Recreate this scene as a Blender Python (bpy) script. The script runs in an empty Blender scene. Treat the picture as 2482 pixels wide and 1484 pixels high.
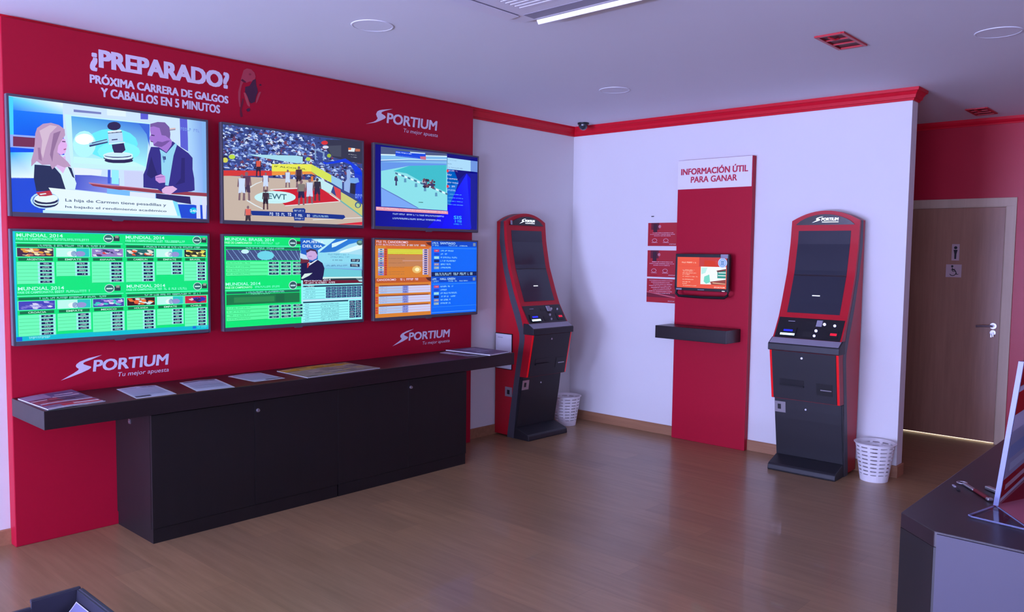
import bpy, bmesh, math, random
from mathutils import Vector, Matrix

# ------------------------------------------------------------------ camera, world, lights, exposure
S = bpy.context.scene
C = S.collection
PI = math.pi
cam_d = bpy.data.cameras.new('camera')
cam = bpy.data.objects.new('camera', cam_d)
C.objects.link(cam)
yaw, pitch, roll = 0.7404, -0.0678, 0.0125
fw = Vector((math.cos(pitch)*math.cos(yaw), math.cos(pitch)*math.sin(yaw), math.sin(pitch)))
rt = Vector((math.sin(yaw), -math.cos(yaw), 0))
up = rt.cross(fw)
r2 = rt*math.cos(roll) + up*math.sin(roll)
u2 = up*math.cos(roll) - rt*math.sin(roll)
cam.matrix_world = Matrix(((r2.x, u2.x, -fw.x, -6.1394), (r2.y, u2.y, -fw.y, -4.7984), (r2.z, u2.z, -fw.z, 1.60), (0, 0, 0, 1)))
cam_d.sensor_width = 36.0
cam_d.lens = 1963.08/2482*36.0
cam_d.clip_start = 0.05
S.camera = cam

S.view_settings.view_transform = 'Standard'
S.view_settings.look = 'None'
S.view_settings.gamma = 1.0
S.view_settings.use_curve_mapping = False
S.view_settings.exposure = 0.0

W = bpy.data.worlds.new('world')
S.world = W
W.use_nodes = True
bg = W.node_tree.nodes['Background']
bg.inputs[0].default_value = (0.5, 0.56, 1.0, 1)
bg.inputs[1].default_value = 2.2


def area(name, loc, rot, sx, sy, power, col):
    d = bpy.data.lights.new(name, 'AREA')
    d.shape = 'RECTANGLE'
    d.size, d.size_y = sx, sy
    d.energy = power
    d.color = col
    o = bpy.data.objects.new(name, d)
    o.location = loc
    o.rotation_euler = rot
    C.objects.link(o)
    return o


# daylight through the shop window (faces +x), weaker fill added at an unseen entrance,
# and upward fill lamps added low inside both openings to brighten the ceiling
DAY, FILL = (0.52, 0.57, 1.0), (0.42, 0.47, 1.0)
area('window_daylight', (-12.44, -1.45, 1.35), (0, -PI/2, 0), 2.3, 2.3, 330, DAY)
area('entrance_fill', (-12.44, -5.75, 1.30), (0, -PI/2, 0), 2.2, 2.2, 150, DAY)
area('window_ceiling_fill', (-12.30, -1.45, 0.25), (0, -math.radians(162), 0), 0.4, 2.3, 1080, FILL)
area('entrance_ceiling_fill', (-12.30, -5.75, 0.10), (0, -math.radians(162), 0), 0.4, 2.2, 600, FILL)
# lamp of the washroom behind the closed door (seen only as the bright line under the door)
area('washroom_lamp', (2.7, -2.85, 2.5), (0, 0, 0), 0.6, 0.6, 200, (1.0, 0.93, 0.72))


# ------------------------------------------------------------------ materials
def lin(c):
    return tuple(((x/255)/12.92 if x/255 <= 0.04045 else ((x/255+0.055)/1.055)**2.4) for x in c)


def mat(name, rgb, rough=0.5, metal=0.0, spec=0.5, noise=0.0, nscale=40.0, bump=0.0, coat=0.0, emit=None, estr=0.0):
    m = bpy.data.materials.new(name)
    m.use_nodes = True
    nt = m.node_tree
    b = nt.nodes['Principled BSDF']
    c = lin(rgb)
    b.inputs['Base Color'].default_value = (*c, 1)
    b.inputs['Roughness'].default_value = rough
    b.inputs['Metallic'].default_value = metal
    b.inputs['Specular IOR Level'].default_value = spec
    b.inputs['Coat Weight'].default_value = coat
    if noise or bump:
        tc = nt.nodes.new('ShaderNodeTexCoord')
        n = nt.nodes.new('ShaderNodeTexNoise')
        n.inputs['Scale'].default_value = nscale
        n.inputs['Detail'].default_value = 5
        nt.links.new(tc.outputs['Object'], n.inputs['Vector'])
        if noise:
            mx = nt.nodes.new('ShaderNodeMix')
            mx.data_type = 'RGBA'
            mx.inputs[6].default_value = (*[x*(1-noise) for x in c], 1)
            mx.inputs[7].default_value = (*[min(1, x*(1+noise)) for x in c], 1)
            nt.links.new(n.outputs['Fac'], mx.inputs[0])
            nt.links.new(mx.outputs[2], b.inputs['Base Color'])
        if bump:
            bp = nt.nodes.new('ShaderNodeBump')
            bp.inputs['Strength'].default_value = bump
            bp.inputs['Distance'].default_value = 0.002
            nt.links.new(n.outputs['Fac'], bp.inputs['Height'])
            nt.links.new(bp.outputs['Normal'], b.inputs['Normal'])
    if emit:
        b.inputs['Emission Color'].default_value = (*lin(emit), 1)
        b.inputs['Emission Strength'].default_value = estr
    return m


def wood_mat(name, dark, light, axis, sc=1.0, rough=0.4, planks=None, coat=0.0):
    """grain stretched along axis (0/1/2); planks=(width,length) adds floor boards running along y"""
    m = bpy.data.materials.new(name)
    m.use_nodes = True
    nt = m.node_tree
    L = nt.links.new
    b = nt.nodes['Principled BSDF']
    b.inputs['Roughness'].default_value = rough
    b.inputs['Coat Weight'].default_value = coat
    tc = nt.nodes.new('ShaderNodeTexCoord')
    mp = nt.nodes.new('ShaderNodeMapping')
    s = [14*sc, 14*sc, 14*sc]
    s[axis] = 0.9*sc
    mp.inputs['Scale'].default_value = s
    L(tc.outputs['Object'], mp.inputs['Vector'])
    n = nt.nodes.new('ShaderNodeTexNoise')
    n.inputs['Scale'].default_value = 2.2
    n.inputs['Detail'].default_value = 6
    n.inputs['Roughness'].default_value = 0.6
    L(mp.outputs[0], n.inputs['Vector'])
    r = nt.nodes.new('ShaderNodeValToRGB')
    r.color_ramp.elements[0].position = 0.3
    r.color_ramp.elements[0].color = (*lin(dark), 1)
    r.color_ramp.elements[1].position = 0.7
    r.color_ramp.elements[1].color = (*lin(light), 1)
    L(n.outputs['Fac'], r.inputs['Fac'])
    out = r.outputs['Color']
    if planks:
        mp2 = nt.nodes.new('ShaderNodeMapping')
        mp2.inputs['Rotation'].default_value = (0, 0, PI/2)
        L(tc.outputs['Object'], mp2.inputs['Vector'])
        br = nt.nodes.new('ShaderNodeTexBrick')
        br.offset = 0.37
        br.inputs['Scale'].default_value = 1.0
        br.inputs['Brick Width'].default_value = planks[1]
        br.inputs['Row Height'].default_value = planks[0]
        br.inputs['Mortar Size'].default_value = 0.0012
        br.inputs['Mortar Smooth'].default_value = 0.3
        br.inputs['Color1'].default_value = (0.88, 0.88, 0.88, 1)
        br.inputs['Color2'].default_value = (1.06, 1.04, 1.0, 1)
        br.inputs['Mortar'].default_value = (0.72, 0.70, 0.68, 1)
        L(mp2.outputs[0], br.inputs['Vector'])
        mx = nt.nodes.new('ShaderNodeMix')
        mx.data_type = 'RGBA'
        mx.blend_type = 'MULTIPLY'
        mx.inputs[0].default_value = 1.0
        L(out, mx.inputs[6])
        L(br.outputs['Color'], mx.inputs[7])
        out = mx.outputs[2]
    L(out, b.inputs['Base Color'])
    return m


def screen_mat(name, strength):
    m = bpy.data.materials.new(name)
    m.use_nodes = True
    nt = m.node_tree
    b = nt.nodes['Principled BSDF']
    a = nt.nodes.new('ShaderNodeAttribute')
    a.attribute_name = 'Col'
    b.inputs['Base Color'].default_value = (0.01, 0.01, 0.012, 1)
    b.inputs['Roughness'].default_value = 0.45
    b.inputs['Specular IOR Level'].default_value = 0.2
    nt.links.new(a.outputs['Color'], b.inputs['Emission Color'])
    b.inputs['Emission Strength'].default_value = strength
    return m


def print_mat(name, rough=0.5, spec=0.4):
    m = bpy.data.materials.new(name)
    m.use_nodes = True
    nt = m.node_tree
    b = nt.nodes['Principled BSDF']
    a = nt.nodes.new('ShaderNodeAttribute')
    a.attribute_name = 'Col'
    nt.links.new(a.outputs['Color'], b.inputs['Base Color'])
    b.inputs['Roughness'].default_value = rough
    b.inputs['Specular IOR Level'].default_value = spec
    return m


def paper_mat(name):
    """printed leaflet behind acrylic: lets light through like thin paper"""
    m = print_mat(name, 0.6, 0.1)
    nt = m.node_tree
    b = nt.nodes['Principled BSDF']
    a = nt.nodes['Attribute']
    t = nt.nodes.new('ShaderNodeBsdfTranslucent')
    nt.links.new(a.outputs['Color'], t.inputs[0])
    mx = nt.nodes.new('ShaderNodeMixShader')
    mx.inputs[0].default_value = 0.5
    nt.links.new(b.outputs[0], mx.inputs[1])
    nt.links.new(t.outputs[0], mx.inputs[2])
    nt.links.new(mx.outputs[0], nt.nodes['Material Output'].inputs[0])
    return m


def clear_mat(name, tint, gloss, rough=0.02, edge=0.5):
    m = bpy.data.materials.new(name)
    m.use_nodes = True
    nt = m.node_tree
    nt.nodes.remove(nt.nodes['Principled BSDF'])
    out = nt.nodes['Material Output']
    t = nt.nodes.new('ShaderNodeBsdfTransparent')
    t.inputs[0].default_value = (*tint, 1)
    g = nt.nodes.new('ShaderNodeBsdfGlossy')
    g.inputs['Roughness'].default_value = rough
    f = nt.nodes.new('ShaderNodeLayerWeight')      # symmetric for front and back faces
    f.inputs[0].default_value = 0.5
    pw = nt.nodes.new('ShaderNodeMath')
    pw.operation = 'POWER'
    pw.inputs[1].default_value = 5.0
    nt.links.new(f.outputs['Facing'], pw.inputs[0])
    ad = nt.nodes.new('ShaderNodeMath')
    ad.operation = 'MULTIPLY_ADD'
    ad.use_clamp = True
    ad.inputs[1].default_value = edge
    ad.inputs[2].default_value = gloss
    nt.links.new(pw.outputs[0], ad.inputs[0])
    mx = nt.nodes.new('ShaderNodeMixShader')
    nt.links.new(ad.outputs[0], mx.inputs[0])
    nt.links.new(t.outputs[0], mx.inputs[1])
    nt.links.new(g.outputs[0], mx.inputs[2])
    nt.links.new(mx.outputs[0], out.inputs[0])
    return m


M = dict(
    wall=mat('white wall paint', (224, 222, 220), 0.75, noise=0.015, nscale=3, bump=0.05),
    ceil=mat('ceiling paint', (228, 228, 234), 0.8, noise=0.015, nscale=2),
    redwall=mat('red wall paint', (180, 14, 44), 0.4, spec=0.4, noise=0.03, nscale=4),
    redtrim=mat('red moulding paint', (206, 16, 40), 0.42, spec=0.22),
    floor=wood_mat('laminate floor', (146, 114, 80), (166, 132, 96), 1, 1.0, 0.34, planks=(0.192, 1.28), coat=0.15),
    base=wood_mat('baseboard wood', (150, 104, 72), (170, 122, 88), 1, 1.0, 0.45),
    door=wood_mat('door veneer', (150, 104, 80), (166, 118, 92), 2, 1.0, 0.36),
    architrave=wood_mat('architrave veneer', (186, 158, 132), (200, 172, 146), 2, 0.6, 0.45),
    tile=mat('washroom floor tile', (235, 230, 215), 0.5),
    panel=mat('red display laminate', (176, 14, 46), 0.45, spec=0.2, noise=0.04, nscale=60),
    vinyl=mat('pale vinyl lettering', (225, 215, 230), 0.5),
    wenge=wood_mat('wenge laminate', (26, 18, 22), (40, 28, 33), 0, 0.7, 0.36, coat=0.05),
    wengev=wood_mat('wenge door laminate', (13, 10, 13), (20, 15, 18), 2, 0.7, 0.5),
    greylam=mat('grey edging laminate', (66, 58, 74), 0.45, noise=0.08, nscale=90),
    tvframe=mat('tv bezel', (84, 80, 90), 0.4),
    tvback=mat('tv back plastic', (30, 30, 34), 0.6),
    screen=screen_mat('lit screen', 1.0),
    print=print_mat('printed paper'),
    printgloss=paper_mat('printed leaflet'),
    kred=mat('kiosk red lacquer', (182, 18, 36), 0.42, spec=0.35),
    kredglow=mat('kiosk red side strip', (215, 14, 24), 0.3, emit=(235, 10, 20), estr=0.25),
    kdark=mat('kiosk charcoal steel', (33, 32, 37), 0.5, noise=0.05, nscale=200),
    ktrim=mat('kiosk grey trim', (70, 68, 76), 0.5),
    kblack=mat('kiosk black plastic', (24, 23, 28), 0.4),
    kscreen=mat('kiosk dark screen glass', (44, 46, 58), 0.18, spec=0.5),
    silver=mat('brushed metal', (190, 188, 196), 0.3, metal=0.9),
    greyplastic=mat('grey plastic', (150, 146, 160), 0.45),
    white=mat('white plastic', (232, 228, 234), 0.45),
    bin=mat('white bin plastic', (236, 232, 232), 0.4),
    black=mat('black plastic', (22, 22, 25), 0.4),
    blackgloss=mat('black gloss plastic', (16, 16, 20), 0.2, coat=0.4),
    whiteglow=mat('backlit white logo', (240, 245, 250), 0.4, emit=(235, 250, 255), estr=1.3),
    cyanglow=mat('lit note slot', (200, 240, 255), 0.4, emit=(200, 245, 255), estr=1.6),
    blueglow=mat('blue slot lamp', (20, 30, 200), 0.4, emit=(30, 40, 255), estr=1.2),
    redglow=mat('red indicator lamp', (200, 20, 40), 0.4, emit=(230, 20, 50), estr=0.7),
    paper=mat('white paper', (214, 212, 220), 0.7),
    redsign=mat('red sign ink', (190, 40, 62), 0.5),
    ventred=mat('red vent metal', (190, 36, 48), 0.4),
    ventdark=mat('vent duct', (96, 14, 26), 0.6),
    acwhite=mat('air conditioner white plastic', (228, 226, 232), 0.35),
    acvane_lit=mat('air conditioner daylit vane gloss white', (248, 248, 250), 0.25, coat=0.5),  # whiter than the other vanes: daylight glare put into its colour
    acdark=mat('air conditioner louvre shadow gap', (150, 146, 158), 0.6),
    domesmoke=mat('smoked camera dome', (42, 48, 54), 0.12, coat=0.5),
    glass=clear_mat('window glass', (0.97, 0.97, 0.98), 0.0),
    acrylic=clear_mat('clear acrylic', (0.93, 0.94, 0.97), 0.10),
    acryledge=mat('acrylic polished edge', (108, 114, 150), 0.25, spec=0.5),
    acrylicthin=clear_mat('clear acrylic sheet', (0.96, 0.97, 0.98), 0.01, 0.05, 0.15),
    lockdark=mat('dark lock recess', (30, 28, 32), 0.5),
    crate=mat('dark crate plastic', (52, 52, 66), 0.5, noise=0.12, nscale=30),
    counterpanel=mat('grey counter panel', (50, 45, 62), 0.5, noise=0.08, nscale=5),
    alu=mat('aluminium frame', (170, 170, 178), 0.4, metal=0.7),
    pictop=mat('plaque metal', (190, 160, 160), 0.4),
)


# ------------------------------------------------------------------ mesh helpers
class MB:
    def __init__(s):
        s.v, s.f, s.c, s.m = [], [], [], []

    def add(s, vs, fs, col=None, mi=0):
        o = len(s.v)
        s.v += [tuple(v) for v in vs]
        for f in fs:
            s.f.append([o+i for i in f])
            s.c.append(col)
            s.m.append(mi)
        return s

    def box(s, x0, x1, y0, y1, z0, z1, col=None, mi=0):
        return s.add([(x0, y0, z0), (x1, y0, z0), (x1, y1, z0), (x0, y1, z0), (x0, y0, z1), (x1, y0, z1), (x1, y1, z1), (x0, y1, z1)],
                     [(0, 3, 2, 1), (4, 5, 6, 7), (0, 1, 5, 4), (1, 2, 6, 5), (2, 3, 7, 6), (3, 0, 4, 7)], col, mi)

    def prism(s, poly, axis, a, b, col=None, mi=0):
        """polygon in the two other axes (in order) extruded along axis from a to b"""
        n = len(poly)

        def P(p, t):
            l = list(p)
            l.insert(axis, t)
            return tuple(l)
        vs = [P(p, a) for p in poly]+[P(p, b) for p in poly]
        fs = [tuple(range(n-1, -1, -1)), tuple(range(n, 2*n))]+[(i, (i+1) % n, n+(i+1) % n, n+i) for i in range(n)]
        return s.add(vs, fs, col, mi)

    def hexa(s, bot, top, col=None, mi=0):
        return s.add(list(bot)+list(top), [(3, 2, 1, 0), (4, 5, 6, 7)]+[(i, (i+1) % 4, 4+(i+1) % 4, 4+i) for i in range(4)], col, mi)

    def lathe(s, prof, c, axis=2, n=28, closed=False, col=None):
        """prof: (radius, height) pairs revolved about axis through c"""
        vs, fs = [], []
        k = len(prof)
        for i in range(n):
            a = 2*PI*i/n
            for r, h in prof:
                p = [r*math.cos(a), r*math.sin(a)]
                p.insert(axis, h)
                vs.append((c[0]+p[0], c[1]+p[1], c[2]+p[2]))
        for i in range(n):
            j = (i+1) % n
            for q in range(k if closed else k-1):
                w = (q+1) % k
                fs.append((i*k+q, j*k+q, j*k+w, i*k+w))
        return s.add(vs, fs, col)

    def disc(s, c, r, axis=2, n=28, col=None):
        vs = []
        for i in range(n):
            a = 2*PI*i/n
            p = [r*math.cos(a), r*math.sin(a)]
            p.insert(axis, 0)
            vs.append((c[0]+p[0], c[1]+p[1], c[2]+p[2]))
        return s.add(vs, [tuple(range(n))], col)

    def cyl(s, c, r, h, axis=2, n=24, r1=None):
        r1 = r if r1 is None else r1
        return s.lathe([(1e-4, 0), (r, 0), (r1, h), (1e-4, h)], c, axis, n)

    def tube(s, pts, r, n=8, closed=False):
        pts = [Vector(p) for p in pts]
        vs, fs = [], []
        N = len(pts)
        for i, p in enumerate(pts):
            if closed:
                t = (pts[(i+1) % N]-pts[i-1]).normalized()
            else:
                t = (pts[min(i+1, N-1)]-pts[max(i-1, 0)]).normalized()
            a = Vector((0, 0, 1)) if abs(t.z) < 0.9 else Vector((1, 0, 0))
            u = t.cross(a).normalized()
            w = t.cross(u)
            for k in range(n):
                q = 2*PI*k/n
                vs.append(p+u*r*math.cos(q)+w*r*math.sin(q))
        for i in range(N if closed else N-1):
            j = (i+1) % N
            for k in range(n):
                fs.append((i*n+k, i*n+(k+1) % n, j*n+(k+1) % n, j*n+k))
        if not closed:
            fs += [tuple(range(n)), tuple(range((N-1)*n, N*n))]
        return s.add(vs, fs)

    def build(s, name, material, parent=None, bevel=0.0, smooth=False, seg=2):
        me = bpy.data.meshes.new(name)
        me.from_pydata(s.v, [], s.f)
        mats = material if isinstance(material, (list, tuple)) else [material]
        for q in mats:
            me.materials.append(q)
        if len(mats) > 1:
            for p, i in zip(me.polygons, s.m):
                p.material_index = i
        if any(c is not None for c in s.c):
            at = me.color_attributes.new('Col', 'FLOAT_COLOR', 'CORNER')
            for p in me.polygons:
                c = s.c[p.index] or (0, 0, 0)
                for k, li in enumerate(p.loop_indices):
                    at.data[li].color = (*(c[k] if isinstance(c, list) else c), 1)
        else:
            bm = bmesh.new()
            bm.from_mesh(me)
            bmesh.ops.remove_doubles(bm, verts=bm.verts, dist=1e-6)
            bmesh.ops.recalc_face_normals(bm, faces=bm.faces)
            bm.to_mesh(me)
            bm.free()
        me.update()
        o = bpy.data.objects.new(name, me)
        C.objects.link(o)
        if parent is not None:
            o.parent = parent
        if bevel:
            b = o.modifiers.new('bevel', 'BEVEL')
            b.width = bevel
            b.segments = seg
            b.limit_method = 'ANGLE'
            b.angle_limit = math.radians(40)
        if smooth:
            for p in me.polygons:
                p.use_smooth = True
            try:
                me.set_sharp_from_angle(angle=math.radians(40))
            except Exception:
                pass
        return o


def thing(name, label, cat, loc=(0, 0, 0), rz=0.0, group=None):
    o = bpy.data.objects.new(name, None)
    o.empty_display_size = 0.1
    o.location = loc
    o.rotation_euler = (0, 0, rz)
    C.objects.link(o)
    return tag(o, label, cat, group)


def tag(o, label, cat, group=None):
    o['label'] = label
    o['category'] = cat
    if group:
        o['group'] = group
    return o


def struct(o, label=None, cat=None):
    o['kind'] = 'structure'
    if label:
        o['label'] = label
    if cat:
        o['category'] = cat
    return o


# lettering: every glyph run becomes flat or slightly raised mesh faces fitted to a box
_txt_cache = {}


def glyphs(s, bold=0.0, shear=0.0, spacing=1.0):
    key = (s, bold, shear, spacing)
    if key in _txt_cache:
        return _txt_cache[key]
    cu = bpy.data.curves.new('lettering', 'FONT')
    cu.body = s
    cu.size = 1.0
    cu.offset = bold
    cu.shear = shear
    cu.space_character = spacing
    cu.resolution_u = 3
    o = bpy.data.objects.new('lettering', cu)
    C.objects.link(o)
    me = o.to_mesh()
    vs = [(v.co.x, v.co.y) for v in me.vertices]
    fs = [tuple(p.vertices) for p in me.polygons]
    o.to_mesh_clear()
    bpy.data.objects.remove(o)
    bpy.data.curves.remove(cu)
    x0, x1 = min(v[0] for v in vs), max(v[0] for v in vs)
    y0, y1 = min(v[1] for v in vs), max(v[1] for v in vs)
    vs = [((x-x0)/(x1-x0), (y-y0)/(y1-y0)) for x, y in vs]
    _txt_cache[key] = (vs, fs)
    return vs, fs


def text_on(mb, s, O, U, V, w, h, col=None, bold=0.0, shear=0.0, spacing=1.0, mi=0, strike=0.0):
    """O lower-left corner, U/V unit directions, w/h the box; strike thickens the strokes (fraction of the height)"""
    O, U, V = Vector(O), Vector(U), Vector(V)
    N = U.cross(V)
    vs, fs = glyphs(s, bold, shear, spacing)
    t = strike*h
    offs = [(0, 0)] if not strike else [(0, 0), (t/2, 0), (t, 0), (0, t*0.6), (t/2, t*0.6), (t, t*0.6)]
    for k, (dx, dz) in enumerate(offs):
        mb.add([O+U*(x*(w-t)+dx)+V*(y*(h-t*0.6)+dz)+N*(0.00006*k) for x, y in vs], fs, col, mi)
    return mb


def sweep(path, prof, closed=False):
    """mitred moulding: path of (x,y) points, prof of (offset to the left-hand side, z)"""
    mb = MB()
    n = len(path)
    rows = []
    for i in range(n):
        p = Vector(path[i])
        d0 = (p-Vector(path[i-1])).normalized() if i > 0 else None
        d1 = (Vector(path[i+1])-p).normalized() if i < n-1 else None
        a = d0 or d1
        b = d1 or d0
        na, nb = Vector((-a.y, a.x)), Vector((-b.y, b.x))
        m = (na+nb)
        m = m/(m.dot(na)) if abs(m.dot(na)) > 1e-6 else na
        rows.append([(p.x+m.x*o, p.y+m.y*o, z) for o, z in prof])
    k = len(prof)
    vs = [v for r in rows for v in r]
    fs = []
    for i in range(n-1):
        for j in range(k):
            w = (j+1) % k
            fs.append((i*k+j, (i+1)*k+j, (i+1)*k+w, i*k+w))
    fs += [tuple(range(k)), tuple(range((n-1)*k, n*k))]
    mb.add(vs, fs)
    return mb

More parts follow.
